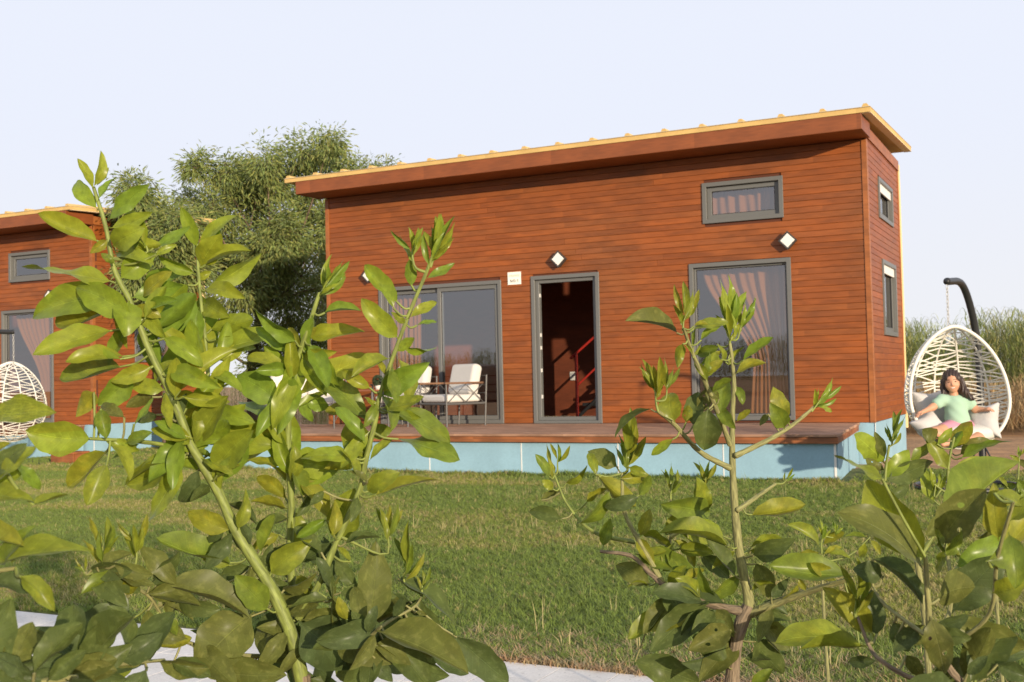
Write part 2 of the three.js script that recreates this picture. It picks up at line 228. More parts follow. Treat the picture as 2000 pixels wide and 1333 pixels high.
function buildCabin() {
  const g = group('cabin'); g.position.set(0, GY, 0);
  // front
  const ops = [DOOR, BIG, UPW, SLIDE], wf = mesh('wall', wallCore(W0, 0, 0, EAVE + 0.1, ops), wallCoreMat, g); clad(wf, W0 + 0.05, -0.05, () => EAVE, ops);
  // right side: local x runs from the front corner backwards
  const ws = mesh('wall', wallCore(0.112, DEP, 0, EAVE + 0.1, SIDEW), wallCoreMat, g); ws.rotation.y = Math.PI / 2; clad(ws, 0.05, DEP - 0.03, () => EAVE + 0.1, SIDEW);
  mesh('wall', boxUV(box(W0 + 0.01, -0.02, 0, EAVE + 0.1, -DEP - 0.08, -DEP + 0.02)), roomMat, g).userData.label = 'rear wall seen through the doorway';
  const wl = mesh('wall', boxUV(box(W0, W0 + 0.1, 0.001, EAVE + 0.1, -DEP + 0.02, -0.115)), fasciaMat, g); wl.userData.label = 'left end wall';
  // corner boards
  const trim = (x0, x1, z0, z1, y1) => mesh('corner_trim', boxUV(rbox(x1 - x0, y1, z1 - z0, 0.004, 1).translate((x0 + x1) / 2, y1 / 2 - 0.002, (z0 + z1) / 2)), trimMat, g);
  trim(-0.055, 0.012, -0.06, 0.012, EAVE); trim(W0 - 0.012, W0 + 0.055, -0.06, 0.012, EAVE); trim(-0.04, 0.012, -DEP + 0.0, -DEP + 0.035, EAVE + 0.1);
  mesh('flashing', boxUV(box(-0.02, 0.02, -0.2, EAVE + 0.12, -DEP - 0.11, -DEP - 0.001)), mat(rgb(0.82, 0.62, 0.30), { roughness: 0.6 }), g).userData.label = 'pale yellow corner strip at the back edge';
  // openings
  windowPart(g, 'window', BIG, { sash: false, label: 'tall fixed window in grey frame' });
  windowPart(g, 'window', UPW, { label: 'small tilting loft window in grey frame' });
  windowPart(g, 'sliding_door', SLIDE, { halves: 1, label: 'two-leaf glass sliding door in grey frame' });
  for (const o of SIDEW) { const w = windowPart(g, 'window', o); w.rotation.y = Math.PI / 2; w.userData.label = o[2] > 2 ? 'small upper window on the gable side' : 'narrow lower window on the gable side'; 
    mesh('shutter_box', box(o[0] + 0.06, o[1] - 0.06, o[3] - 0.17, o[3] - 0.06, -0.024, -0.004), whitePaint, w); }
  const df = group('doorway', g); df.userData.label = 'open doorway in grey frame';
  mesh('frame', ringGeo(...DOOR, 0.055, -0.10, 0.022, 0.003, 0.04), frameMat, df);
  mesh('inner_frame', ringGeo(DOOR[0] + 0.056, DOOR[1] - 0.056, 0.041, DOOR[3] - 0.056, 0.05, -0.10, -0.02, 0.004, 0.05), frameMat, df);
  for (const y of [0.35, 0.72, 1.04, 1.22, 1.78]) mesh('latch_plate', box(DOOR[0] + 0.1065, DOOR[0] + 0.112, y, y + 0.05, -0.07, -0.03), whitePaint, df);
  // room
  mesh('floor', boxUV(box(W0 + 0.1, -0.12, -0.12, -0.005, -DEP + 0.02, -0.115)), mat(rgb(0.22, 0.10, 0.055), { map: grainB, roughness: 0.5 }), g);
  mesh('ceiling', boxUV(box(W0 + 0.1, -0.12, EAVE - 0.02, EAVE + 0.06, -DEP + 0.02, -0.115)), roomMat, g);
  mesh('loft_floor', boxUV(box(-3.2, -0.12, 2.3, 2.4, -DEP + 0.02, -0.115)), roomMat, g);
  // roof: insulated sheet on a boxed eave
  const XL = -8.463, XR = 0.161, zF = 0.63, zB = -3.1, yF = 3.765, yB = 3.60, roof = group('roof', g);
  const slope = Math.atan2(yF - yB, zF - zB), L = Math.hypot(zF - zB, yF - yB);
  const tilt = q => q.rotateX(slope).translate(0, yF, zF);    // local z = 0 at the front edge, top at y = 0
  mesh('roof_panel', boxUV(tilt(box(XL, XR, -0.065, -0.006, -L, 0))), foamMat, roof);
  mesh('roof_sheet', boxUV(tilt(box(XL - 0.004, XR + 0.006, -0.006, 0.0, -L - 0.01, 0.012))), sheetMat, roof);
  const rib = new THREE.ExtrudeGeometry(new THREE.Shape([[-0.042, -0.002], [0.042, -0.002], [0.02, 0.036], [-0.02, 0.036]].map(a => new THREE.Vector2(...a))), { depth: L + 0.01, bevelEnabled: false }).translate(0, 0, -L);
  for (let x = XL + 0.07; x < XR; x += 0.5) mesh('roof_rib', tilt(rib.clone().translate(x, 0, 0)), foamMat, roof);
  mesh('verge_board', boxUV(tilt(box(0.062, XR + 0.004, -0.072, -0.0665, -L, -0.02))), mat(rgb(0.78, 0.66, 0.48), { roughness: 0.6 }), roof);
  mesh('fascia', boxUV(rbox(8.267 + 0.058, 0.19, 0.03, 0.004, 1).translate((0.058 - 8.267) / 2, 3.509 + 0.095, 0.602)), fasciaMat, roof).userData.label = 'long red-brown eave board';
  for (const x of [-8.267, 0.028]) mesh('eave_end', boxUV(box(x, x + 0.03, 3.511, 3.69, 0.013, 0.5865)), fasciaMat, roof);
  mesh('soffit', boxUV(box(-8.236, 0.027, 3.515, 3.53, 0.001, 0.586)), fasciaMat, roof);
  mesh('side_trim', boxUV(box(0.001, 0.02, 3.53, 3.67, -DEP, -0.001)), trimMat, roof);
  mesh('gable_board', boxUV(box(-0.0, -0.1, 3.61, 3.68, -DEP, -0.02)), fasciaMat, roof);
  // foundation
  const fnd = group('foundation', g); fnd.userData.label = 'light blue painted base panels';
  for (let i = 0; i < 3; i++) { const z1 = -0.012 - i * 0.91, z0 = z1 - 0.9; mesh('base_panel', boxUV(box(-0.06, 0.002, -GY - 0.1, -0.004, z0, z1)), blueMat, fnd); }
  mesh('base_panel', boxUV(box(W0, -0.006, -GY - 0.1, -0.004, -0.055, -0.008)), blueMat, fnd);
  mesh('base_panel', boxUV(box(W0, W0 + 0.05, -GY - 0.1, -0.004, -DEP, -0.06)), blueMat, fnd);
  mesh('corner_strip', box(-0.0, 0.006, -GY - 0.1, -0.006, -0.011, 0.004), whitePaint, fnd);
  return g;
}
const cabin = buildCabin();
tag(cabin, 'red-brown plank cabin with yellow-edged roof and open door', 'cabin', 'timber cabins');
// deck, skewed slightly at its ends
function buildDeck() {
  const g = group('wooden_deck'); g.position.set(0, GY, 0);
  const D0 = 0.024, D1 = 2.68, n = 18, bw = (D1 - D0) / n;
  for (let i = 0; i < n; i++) { const z = D0 + i * bw, f = (z + bw / 2) / D1, xr = -0.19 + 0.24 * f + R(-0.008, 0.008), xl = -8.75 + 0.35 * f + R(-0.008, 0.008), m = deckMats[i % 3];
    const b = rbox(xr - xl, 0.028, bw - 0.005, 0.004, 1), uvb = boxUV(b), uv = uvb.attributes.uv, o = R(0, 9); for (let k = 0; k < uv.count; k++) uv.setXY(k, uv.getX(k) + o, uv.getY(k) + o * 0.37);
    const p = mesh('board', uvb, m, g); p.position.set((xl + xr) / 2, -0.017 + R(-0.0015, 0.0015), z + bw / 2); }
  const fb = mesh('edge_board', boxUV(rbox(8.43, 0.066, 0.03, 0.004, 1)), deckEdgeMat, g); fb.position.set(-4.165, -0.066, D1 - 0.03);
  const se = mesh('edge_board', boxUV(rbox(2.62, 0.066, 0.03, 0.004, 1)), deckEdgeMat, g); se.position.set(-0.085, -0.066, 1.34); se.rotation.y = -(Math.PI / 2 - Math.atan2(0.24, 2.66)); 
  const xs = [-8.4, -7.2, -6.0, -4.8, -3.56, -2.36, -1.16, 0.0];
  for (let i = 0; i + 1 < xs.length; i++) { mesh('base_panel', boxUV(box(xs[i] + 0.003, xs[i + 1] - 0.003, -GY - 0.1, -0.1, D1 - 0.12, D1 - 0.07 + R(-0.001, 0.001))), blueMat, g); if (i) mesh('joint_strip', box(xs[i] - 0.006, xs[i] + 0.006, -GY - 0.1, -0.102, D1 - 0.1, D1 - 0.066), whitePaint, g); }
  const sp = mesh('base_panel', boxUV(box(-1.27, 1.27, -GY - 0.1, -0.1, -0.04, 0)), blueMat, g); sp.position.set(-0.088, 0, 1.31); sp.rotation.y = Math.PI / 2 - Math.atan2(0.24, 2.66) * -1;
  mesh('corner_strip', box(-0.004, 0.016, -GY - 0.1, -0.101, D1 - 0.085, D1 - 0.063), whitePaint, g);
  return g;
}
const deck = buildDeck(); tag(deck, 'long wooden deck on light blue base before the open-door cabin', 'deck', 'cabin decks');

// lamps: a square box turned on its corner with a pale glass front (unlit in daylight)
function lamp(x, y, label) {
  const g = group('wall_lamp'); g.position.set(x, GY + y, 0.0);
  const a = ringGeo(-0.085, 0.085, -0.085, 0.085, 0.017, 0.075, 0.1, 0.003), b = box(-0.075, 0.075, -0.075, 0.075, 0.0, 0.074), c = Math.PI / 4;
  mesh('housing', merge([a, b]).rotateZ(c), mat(rgb(0.05, 0.045, 0.04), { roughness: 0.5 }), g);
  mesh('diffuser', rbox(0.132, 0.132, 0.02, 0.006, 2).rotateZ(c).translate(0, 0, 0.088), mat(rgb(0.82, 0.78, 0.72), { roughness: 0.35 }), g);
  return tag(g, label, 'lamp', 'diamond wall lamps');
}
lamp(-4.17, 2.29, 'diamond wall lamp with white front above the open doorway');
lamp(-0.98, 2.31, 'diamond wall lamp under the small loft window');
lamp(-7.34, 2.26, 'diamond wall lamp above left end of the sliding door');
{ // house sign
  const cv = document.createElement('canvas'); cv.width = 256; cv.height = 220; const c = cv.getContext('2d');
  c.fillStyle = '#f6efe2'; c.fillRect(0, 0, 256, 220); c.textAlign = 'center'; c.font = 'bold 58px sans-serif'; c.fillStyle = '#e0b49a'; c.fillText('ORANGE', 128, 84, 220); c.fillStyle = '#3c4038'; c.font = 'bold 74px sans-serif'; c.fillText('NO:1', 128, 184);
  const t = new THREE.CanvasTexture(cv); t.colorSpace = THREE.SRGBColorSpace;
  const g = group('house_sign'); g.position.set(-4.895, GY + 2.07, 0.002);
  mesh('plate', box(-0.105, 0.105, -0.09, 0.09, 0, 0.008), whitePaint, g); mesh('lettering', new THREE.PlaneGeometry(0.206, 0.176).translate(0, 0, 0.0085), mat(0xffffff, { map: t, roughness: 0.5 }), g);
  tag(g, 'small white number sign between sliding door and doorway', 'sign');
}
// curtains
function curtain(x0, x1, yTop, yBot, z, gather, label, n = 9) { // hangs from its top edge; gather(t) moves the lower part sideways and narrows it
  const P = [], I = [], NX = n * 10, NY = 30;
  for (let j = 0; j <= NY; j++) for (let i = 0; i <= NX; i++) { const u = i / NX, t = j / NY, [c, w] = gather(t), x = x0 + (x1 - x0) * (c + (u - 0.5) * w), a = 0.022 * (1.3 - 0.5 * w); P.push(x, yTop + (yBot - yTop) * t, z + a * Math.sin(u * n * 6.283 + 0.8 * Math.sin(t * 3 + u * 5)) + 0.012 * Math.sin(u * 31 + t * 2)); }
  for (let j = 0; j < NY; j++) for (let i = 0; i < NX; i++) { const a = j * (NX + 1) + i, b = a + NX + 1; I.push(a, b, a + 1, a + 1, b, b + 1); }
  const g = new THREE.BufferGeometry(); g.setAttribute('position', new THREE.Float32BufferAttribute(P, 3)); g.setIndex(I); g.computeVertexNormals();
  const o = group('curtain'); o.position.set(0, GY, 0); mesh('cloth', g, curtainMat, o); mesh('rail', bar(V(x0, yTop + 0.015, z), V(x1, yTop + 0.015, z), 0.012), metalMat, o);
  return tag(o, label, 'curtain', 'orange curtains');
}
const tie = t => { const k = Math.min(1, t / 0.66), s = k * k * (3 - 2 * k); return [0.5 + 0.24 * s, 1 - 0.62 * s + (t > 0.66 ? (t - 0.66) * 0.3 : 0)]; };
const bigCurtain = curtain(BIG[0] + 0.1, BIG[1] - 0.03, 2.06, 0.05, -0.24, tie, 'orange curtain swept to the right behind the tall window', 10);
curtain(UPW[0] + 0.03, UPW[1] - 0.03, 3.12, 2.5, -0.22, t => [0.5, 0.98], 'short orange curtain behind the small loft window', 8);
curtain(SLIDE[0] + 0.05, SLIDE[0] + 0.62, 2.03, 0.02, -0.24, t => [0.5, 0.9], 'orange curtain at the left end of the sliding door', 7);
{ // inside: stair with red rail, seen through the doorway
  const redMat = mat(rgb(0.45, 0.03, 0.02), { roughness: 0.45 });
  const g = group('staircase'); g.position.set(-4.92, GY, -2.2);
  mesh('newel_post', bar(V(0, 0, 0), V(0, 1.02, 0), 0.025), redMat, g); mesh('handrail', bar(V(-0.1, 0.94, 0), V(1.5, 2.2, 0), 0.022), redMat, g); mesh('lower_rail', bar(V(0, 0.5, 0), V(1.5, 1.75, 0), 0.018), redMat, g);
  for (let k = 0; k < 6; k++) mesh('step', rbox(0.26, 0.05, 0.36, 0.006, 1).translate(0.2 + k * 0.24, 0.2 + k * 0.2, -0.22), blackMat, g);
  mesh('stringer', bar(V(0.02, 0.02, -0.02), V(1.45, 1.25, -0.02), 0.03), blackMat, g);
  tag(g, 'dark indoor stair with red railing seen through the open doorway', 'stairs');
  const s = group('wall_socket'); s.position.set(-5.22, GY + 0.66, -DEP + 0.02); mesh('plate', rbox(0.09, 0.14, 0.012, 0.003, 2).translate(0, 0, 0.006), whitePaint, s); mesh('insert', rbox(0.05, 0.05, 0.006, 0.002, 1).translate(0, 0.025, 0.014), mat(rgb(0.5, 0.5, 0.5)), s);
  tag(s, 'white socket plate on rear wall inside the doorway', 'socket');
}
// ---- second cabin with its deck, lamp and curtains, to the left
const OFF = -13.2;
function cloneTo(o, dx, label) { const c = o.clone(); c.name = numbered(o.name.replace(/_\d{3}$/, '')); c.userData = { ...o.userData, label }; c.position.x += dx; scene.add(c); return shadows(c); }
cloneTo(cabin, OFF, 'farther red-brown plank cabin at the left edge, behind the leaves');
cloneTo(deck, OFF, 'deck of the farther cabin at the left edge');
cloneTo(bigCurtain, OFF, 'orange curtain behind the tall window of the farther cabin');
lamp(-0.98 + OFF, 2.31, 'diamond wall lamp on the farther cabin at the left');
{ const g = group('wooden_step'); const p = onPlane(135, 905, 0); g.position.set(p.x, 0, p.z); mesh('tread', boxUV(rbox(0.52, 0.035, 0.32, 0.005, 1).translate(0, 0.16, 0)), deckEdgeMat, g); mesh('riser', boxUV(rbox(0.48, 0.14, 0.025, 0.004, 1).translate(0, 0.07, 0.13)), deckEdgeMat, g); for (const s of [-1, 1]) mesh('side_panel', boxUV(box(s * 0.235 - 0.012, s * 0.235 + 0.012, 0, 0.142, -0.15, 0.115)), deckEdgeMat, g); tag(g, 'low brown wooden step on lawn beside the farther cabin', 'step'); }

// ---------------------------------------------------------------- deck furniture
function puff(w, h, d, k) { // soft cushion: rounded box with bulged faces and slightly uneven seams
  const g = rbox(w, h, d, Math.min(w, h, d) * 0.38, 6), p = g.attributes.position; const s = rnd() * 50;
  for (let i = 0; i < p.count; i++) { const x = p.getX(i) / w * 2, y = p.getY(i) / h * 2, z = p.getZ(i) / d * 2, b = k * (1 - x * x * 0.9) * (1 - y * y * 0.9) * (1 - z * z * 0.9), n = 0.012 * (fbm(x * 2 + s, y * 2 + z, 31, 2) - 0.5);
    p.setXYZ(i, p.getX(i) * (1 + n), p.getY(i) + n * 0.6 + (h < d ? Math.sign(y) * b : 0), p.getZ(i) + (h < d ? 0 : Math.sign(z) * b) + n); }
  g.computeVertexNormals(); return g;
}
function seat(name, w, x, z, turn, label, cat) {
  const g = group(name); g.position.set(x, GY, z); g.rotation.y = turn; const hw = w / 2, hd = 0.33, r = 0.014;
  for (const sx of [-1, 1]) { for (const sz of [-1, 1]) mesh('leg', bar(V(sx * hw, 0, sz * hd), V(sx * hw, sz > 0 ? 0.58 : 0.70, sz * hd - (sz > 0 ? 0 : 0.04)), r), metalMat, g);
    mesh('armrest', boxUV(rbox(0.055, 0.028, 0.66, 0.008, 2).translate(sx * hw, 0.595, 0.03)), armWoodMat, g);
    for (const [a, b] of [[-0.30, 0.0], [0.0, -0.30], [0.0, 0.3], [0.3, 0.0]]) mesh('brace', bar(V(sx * hw, 0.33, a), V(sx * hw, 0.58, b), 0.006, 5), metalMat, g); }
  mesh('seat_frame', merge([bar(V(-hw, 0.31, hd), V(hw, 0.31, hd), 0.018), bar(V(-hw, 0.31, -hd), V(hw, 0.31, -hd), 0.018), bar(V(-hw, 0.31, -hd), V(-hw, 0.31, hd), 0.018), bar(V(hw, 0.31, -hd), V(hw, 0.31, hd), 0.018)]), metalMat, g);
  mesh('back_rail', merge([0.45, 0.56, 0.69].map(y => bar(V(-hw, y, -hd - (y - 0.3) * 0.1), V(hw, y, -hd - (y - 0.3) * 0.1), 0.01))), metalMat, g);
  const n = w > 0.9 ? 2 : 1, cw = (w - 0.06) / n;
  for (let i = 0; i < n; i++) { const cx = -hw + 0.03 + cw * (i + 0.5); mesh('seat_cushion', puff(cw, 0.11, 0.63, 0.018).translate(cx, 0.385, 0.02), cushionMat, g); mesh('back_cushion', puff(cw, 0.44, 0.16, 0.03).rotateX(-0.24).translate(cx, 0.64, -0.22), cushionMat, g); }
  return tag(g, label, cat, 'cushioned deck seats');
}
const fx = (px, z) => { const r = at(px, 790, 1).sub(CAM); return CAM.x + r.x * (z - CAM.z) / r.z; };
seat('armchair', 0.62, fx(884, 0.62), 0.62, -0.42, 'white cushioned armchair with crossed metal sides before the sliding door', 'armchair');
seat('armchair', 0.62, fx(790, 0.6), 0.6, -0.1, 'white cushioned armchair half hidden behind citrus leaves, next to the table', 'armchair');
seat('garden_sofa', 1.15, fx(600, 0.8), 0.8, 0.62, 'white cushioned two-seat sofa at the left end of the deck', 'sofa');
{ const g = group('coffee_table'); g.position.set(fx(705, 1.25), GY, 1.25);
  for (let i = 0; i < 5; i++) mesh('slat', boxUV(rbox(0.72, 0.022, 0.088, 0.004, 1).translate(0, 0.52, -0.19 + i * 0.095)), mat(rgb(0.42, 0.15, 0.07), { map: grainB, roughness: 0.55 }), g);
  for (const sx of [-1, 1]) { for (const sz of [-1, 1]) mesh('leg', bar(V(sx * 0.32, 0, sz * 0.2), V(sx * 0.32, 0.51, sz * 0.2), 0.013), metalMat, g); mesh('brace', merge([bar(V(sx * 0.32, 0.08, -0.2), V(sx * 0.32, 0.5, 0.2), 0.006), bar(V(sx * 0.32, 0.08, 0.2), V(sx * 0.32, 0.5, -0.2), 0.006)]), metalMat, g); }
  tag(g, 'low slatted wooden table with crossed metal legs on the deck', 'table');
  const t = group('topiary_ball'); t.position.set(fx(765, 1.25), GY + 0.531, 1.25); const ls = []; // clipped leaf ball in a pot
  for (let i = 0; i < 700; i++) { const u = R(-1, 1), f = R(0, 6.28), q = Math.sqrt(1 - u * u), d = V(q * Math.cos(f), u, q * Math.sin(f)); const l = new THREE.PlaneGeometry(0.012, 0.02); l.rotateX(R(-1, 1)).rotateY(R(0, 6)).translate(d.x * 0.075, d.y * 0.075 + 0.12, d.z * 0.075); ls.push(l); }
  t.position.x = fx(758, 1.25) - 0.16; 
  mesh('foliage', merge(ls), mat(rgb(0.03, 0.05, 0.02), { roughness: 0.8 }), t); mesh('pot', new THREE.LatheGeometry([[0, 0], [0.035, 0], [0.045, 0.06], [0.04, 0.062], [0.03, 0.05], [0, 0.05]].map(a => new THREE.Vector2(...a)), 20), whitePaint, t);
  tag(t, 'small dark green leaf ball in a pot on the low table', 'plant'); }

// ---------------------------------------------------------------- hanging egg chairs
const eggD = 10.2, eggTop = at(1862, 638, eggD).y, eggBot = at(1868, 874, eggD).y, eggP = at(1868, 740, eggD);
const EH = eggTop - eggBot, EA = 0.475;
const eggR = t => { const s = t < 0.40 ? (t - 0.40) / 0.40 : (t - 0.40) / 0.60; return EA * Math.pow(Math.max(0, 1 - s * s), t < 0.4 ? 0.5 : 0.62); };
const FACE = 0.6;                                    // the basket opens towards +z turned by this
const chainMat = mat(rgb(0.5, 0.48, 0.44), { roughness: 0.4, metalness: 0.6 });
function eggChair(pole, label) { // pole: foot of the stand in the chair's own frame
  const g = group('hanging_egg_chair'), tip = V(0, eggTop + 0.37, -0.10);
  const st = group('stand', g);
  mesh('post', tube([pole.clone(), pole.clone().setY(0.6), pole.clone().lerp(tip, 0.02).setY(1.25), pole.clone().lerp(tip, 0.16).setY(1.62), pole.clone().lerp(tip, 0.5).setY(tip.y + 0.04), tip.clone().add(V(0, 0.05, 0))], 0.034, 12, 40), blackMat, st);
  const rc = pole.clone().lerp(V(0, 0, -0.1), 0.55).setY(0.03), rr = rc.distanceTo(pole.clone().setY(0.03));
  mesh('base_ring', new THREE.TorusGeometry(rr, 0.024, 8, 48).rotateX(Math.PI / 2).translate(rc.x, rc.y, rc.z), blackMat, st);
  const dir = V(0, 0, -0.1).sub(pole).setY(0).normalize(), sd = V(-dir.z, 0, dir.x);
  mesh('base_bar', bar(pole.clone().setY(0.03), rc.clone().addScaledVector(dir, rr), 0.02), blackMat, st);
  for (const s of [-1, 1]) mesh('foot_brace', bar(pole.clone().setY(0.42), rc.clone().addScaledVector(sd, s * rr * 0.45).addScaledVector(dir, -rr * 0.85).setY(0.04), 0.008), blackMat, st);
  const ch = group('chain', g);
  for (let i = 0, y = tip.y; y > eggTop - 0.01; i++, y -= 0.034) mesh('link', new THREE.TorusGeometry(0.014, 0.0035, 5, 10).scale(0.75, 1.5, 1).rotateY(i % 2 ? Math.PI / 2 : 0).translate(0, y, -0.10), chainMat, ch);
  const bk = group('basket', g), pt = (f, t) => V(eggR(t) * Math.sin(f), eggBot + EH * t, 0.1 - eggR(t) * Math.cos(f) * 0.95 - 0.10 * t);
  const H = Math.PI / 2, rim = []; for (let i = 0; i <= 40; i++) rim.push(pt(-H, i / 40)); for (let i = 39; i > 0; i--) rim.push(pt(H, i / 40));
  const rc2 = new THREE.CatmullRomCurve3(rim, true); mesh('rim', new THREE.TubeGeometry(rc2, 120, 0.017, 8, true), rattanMat, bk);
  const fs = [-H, -1.05, -0.5, 0, 0.5, 1.05, H];
  for (let i = 1; i < 6; i++) { const p = []; for (let k = 0; k <= 16; k++) p.push(pt(fs[i], k / 16)); mesh('rib', tube(p, 0.009, 6, 40), rattanMat, bk); }
  for (let i = 0; i < 6; i++) { const s = []; for (let k = 0; k < 27; k++) { const t = 0.05 + 0.9 * k / 26, a = R(-0.03, 0.03), m = (fs[i] + fs[i + 1]) / 2; s.push(tube([pt(fs[i], t + a), pt(m, t + 0.2 * a).multiplyScalar(1), pt(fs[i + 1], t - a)], 0.0068, 5, 4)); if (rnd() < 0.35) s.push(tube([pt(fs[i], t), pt(m, t + 0.02), pt(fs[i + 1], t + 0.045)], 0.0062, 5, 4)); } mesh('weave', merge(s), rattanMat, bk).userData.kind = 'stuff'; }
  return tag(g, label, 'hanging chair', 'egg chairs on the lawn');
}
const eggInv = v => v.clone().sub(V(eggP.x, 0, eggP.z)).applyAxisAngle(V(0, 1, 0), -FACE);
const poleW = onPlane(1922, 948, 0);
const egg = eggChair(eggInv(poleW), 'white woven egg chair with a child seated, right of cabin');
egg.position.set(eggP.x, 0, eggP.z); egg.rotation.y = FACE;
{ const c = at(22, 800, 15.6), f = V(fwd.x, 0, fwd.z).multiplyScalar(0.75).addScaledVector(rt0, -0.66), ry = Math.atan2(f.x, f.z), lp = rt0.clone().multiplyScalar(-0.95).applyAxisAngle(V(0, 1, 0), -ry);
  const e2 = eggChair(lp, 'empty white woven egg chair before the farther cabin, left edge'); e2.position.set(c.x, 0, c.z); e2.rotation.y = ry; }
const EL = (x, y, z) => V(x, y, z).applyAxisAngle(V(0, 1, 0), FACE).add(V(eggP.x, 0, eggP.z));     // egg frame -> world
function soft(name, geo, m, p, rot, label, cat, grp) { const o = mesh(name, geo, m); o.position.copy(p); o.rotation.set(...rot, 'YXZ'); return tag(o, label, cat, grp); }
soft('seat_cushion', (() => { const g = new THREE.SphereGeometry(1, 40, 24), p = g.attributes.position; for (let i = 0; i < p.count; i++) { const x = p.getX(i), y = p.getY(i), z = p.getZ(i), r = Math.hypot(x, z) || 1e-6, k = Math.pow(r, 0.55) / r, f = 1 + 0.05 * (fbm(x * 2 + 5, z * 2 + 7, 19, 3) - 0.5); p.setXYZ(i, x * k * 0.36 * f, Math.sign(y) * Math.pow(Math.abs(y), 0.7) * 0.078 * f, z * k * 0.30 * f); } g.computeVertexNormals(); return g; })(), cushionMat, EL(0.0, eggBot + 0.15, 0.0), [0.1, FACE, 0], 'thick white seat cushion under the child in the egg chair', 'cushion');
function pillow(w, h, t) { // stuffed square: full in the middle, pinched seams, pulled-out corners
  const n = 18, P = [], I = []; for (const sd of [1, -1]) for (let j = 0; j <= n; j++) for (let i = 0; i <= n; i++) { const x = i / n * 2 - 1, y = j / n * 2 - 1, e = Math.pow(Math.max(0, (1 - x ** 4) * (1 - y ** 4)), 0.6), k = 0.88 + 0.12 * Math.abs(x * y); P.push(x * w / 2 * (0.9 + 0.1 * y * y) * k, y * h / 2 * (0.9 + 0.1 * x * x) * k, sd * t / 2 * e * (1 + 0.16 * (fbm(x * 2.2 + w * 50, y * 2.2 + sd, 12, 3) - 0.5))); }
  const m = (n + 1) * (n + 1); for (let q = 0; q < 2; q++) for (let j = 0; j < n; j++) for (let i = 0; i < n; i++) { const a = q * m + j * (n + 1) + i, b = a + n + 1; q ? I.push(a, b, a + 1, a + 1, b, b + 1) : I.push(a, a + 1, b, a + 1, b + 1, b); }
  const g = new THREE.BufferGeometry(); g.setAttribute('position', new THREE.Float32BufferAttribute(P, 3)); g.setIndex(I); const q = mergeVertices(g, 1e-5); q.computeVertexNormals(); q.setAttribute('uv', new THREE.Float32BufferAttribute(Float32Array.from({ length: q.attributes.position.count * 2 }, (_, k) => q.attributes.position.array[(k >> 1) * 3 + (k & 1)]), 2)); return q;
}
const pg = () => pillow(0.4, 0.4, 0.17);
soft('throw_pillow', pg(), pillowMat, at(1822, 803, eggD + 0.12), [-0.15, 0.75, 0.05], 'large white pillow behind the child\'s arm on the cabin side', 'pillow', 'pillows in the egg chair');
soft('throw_pillow', pillow(0.3, 0.3, 0.14), pillowMat, at(1818, 836, eggD - 0.14), [-0.5, 0.7, 0.5], 'small white pillow under the child\'s hand on the cabin side', 'pillow', 'pillows in the egg chair');
soft('throw_pillow', pillow(0.31, 0.34, 0.17), pillowMat, at(1922, 824, eggD - 0.10), [-0.25, FACE - 0.95, 0.12], 'white pillow leaning on the rim away from the cabin', 'pillow', 'pillows in the egg chair');

// ---------------------------------------------------------------- the child
function surfaceNets(f, lo, hi, cell) {
  const n = [0, 1, 2].map(i => Math.ceil((hi.getComponent(i) - lo.getComponent(i)) / cell) + 1), [nx, ny, nz] = n, D = new Float32Array(nx * ny * nz), p = V(0, 0, 0);
  for (let k = 0, q = 0; k < nz; k++) for (let j = 0; j < ny; j++) for (let i = 0; i < nx; i++, q++) D[q] = f(p.set(lo.x + i * cell, lo.y + j * cell, lo.z + k * cell));
  const id = new Int32Array(D.length).fill(-1), P = [], I = [], at_ = (i, j, k) => (k * ny + j) * nx + i;
  for (let k = 0; k < nz - 1; k++) for (let j = 0; j < ny - 1; j++) for (let i = 0; i < nx - 1; i++) {
    const v = []; for (let c = 0; c < 8; c++) v.push(D[at_(i + (c & 1), j + ((c >> 1) & 1), k + (c >> 2))]); const neg = v.filter(a => a < 0).length; if (!neg || neg === 8) continue;
    let x = 0, y = 0, z = 0, m = 0; for (let a = 0; a < 8; a++) for (const b of [1, 2, 4]) { const e = a | b; if (e === a) continue; if ((v[a] < 0) !== (v[e] < 0)) { const t = v[a] / (v[a] - v[e]); x += (a & 1) + (b === 1 ? t : 0); y += ((a >> 1) & 1) + (b === 2 ? t : 0); z += (a >> 2) + (b === 4 ? t : 0); m++; } }
    id[at_(i, j, k)] = P.length / 3; P.push(lo.x + (i + x / m) * cell, lo.y + (j + y / m) * cell, lo.z + (k + z / m) * cell);
  }
  for (let k = 1; k < nz - 1; k++) for (let j = 1; j < ny - 1; j++) for (let i = 1; i < nx - 1; i++) { const s = D[at_(i, j, k)] < 0;
    const face = (a, b, c, d, flip) => { if (a < 0 || b < 0 || c < 0 || d < 0) return; flip ? I.push(a, c, b, b, c, d) : I.push(a, b, c, b, d, c); };
    if (s !== D[at_(i + 1, j, k)] < 0) face(id[at_(i, j - 1, k - 1)], id[at_(i, j, k - 1)], id[at_(i, j - 1, k)], id[at_(i, j, k)], !s);
    if (s !== D[at_(i, j + 1, k)] < 0) face(id[at_(i - 1, j, k - 1)], id[at_(i, j, k - 1)], id[at_(i - 1, j, k)], id[at_(i, j, k)], s);
    if (s !== D[at_(i, j, k + 1)] < 0) face(id[at_(i - 1, j - 1, k)], id[at_(i, j - 1, k)], id[at_(i - 1, j, k)], id[at_(i, j, k)], !s); }
  const g = new THREE.BufferGeometry(); g.setAttribute('position', new THREE.Float32BufferAttribute(P, 3)); g.setIndex(I); g.computeVertexNormals(); return g;
}
const smin = (a, b, k) => { const h = Math.max(k - Math.abs(a - b), 0) / k; return Math.min(a, b) - h * h * k * 0.25; };
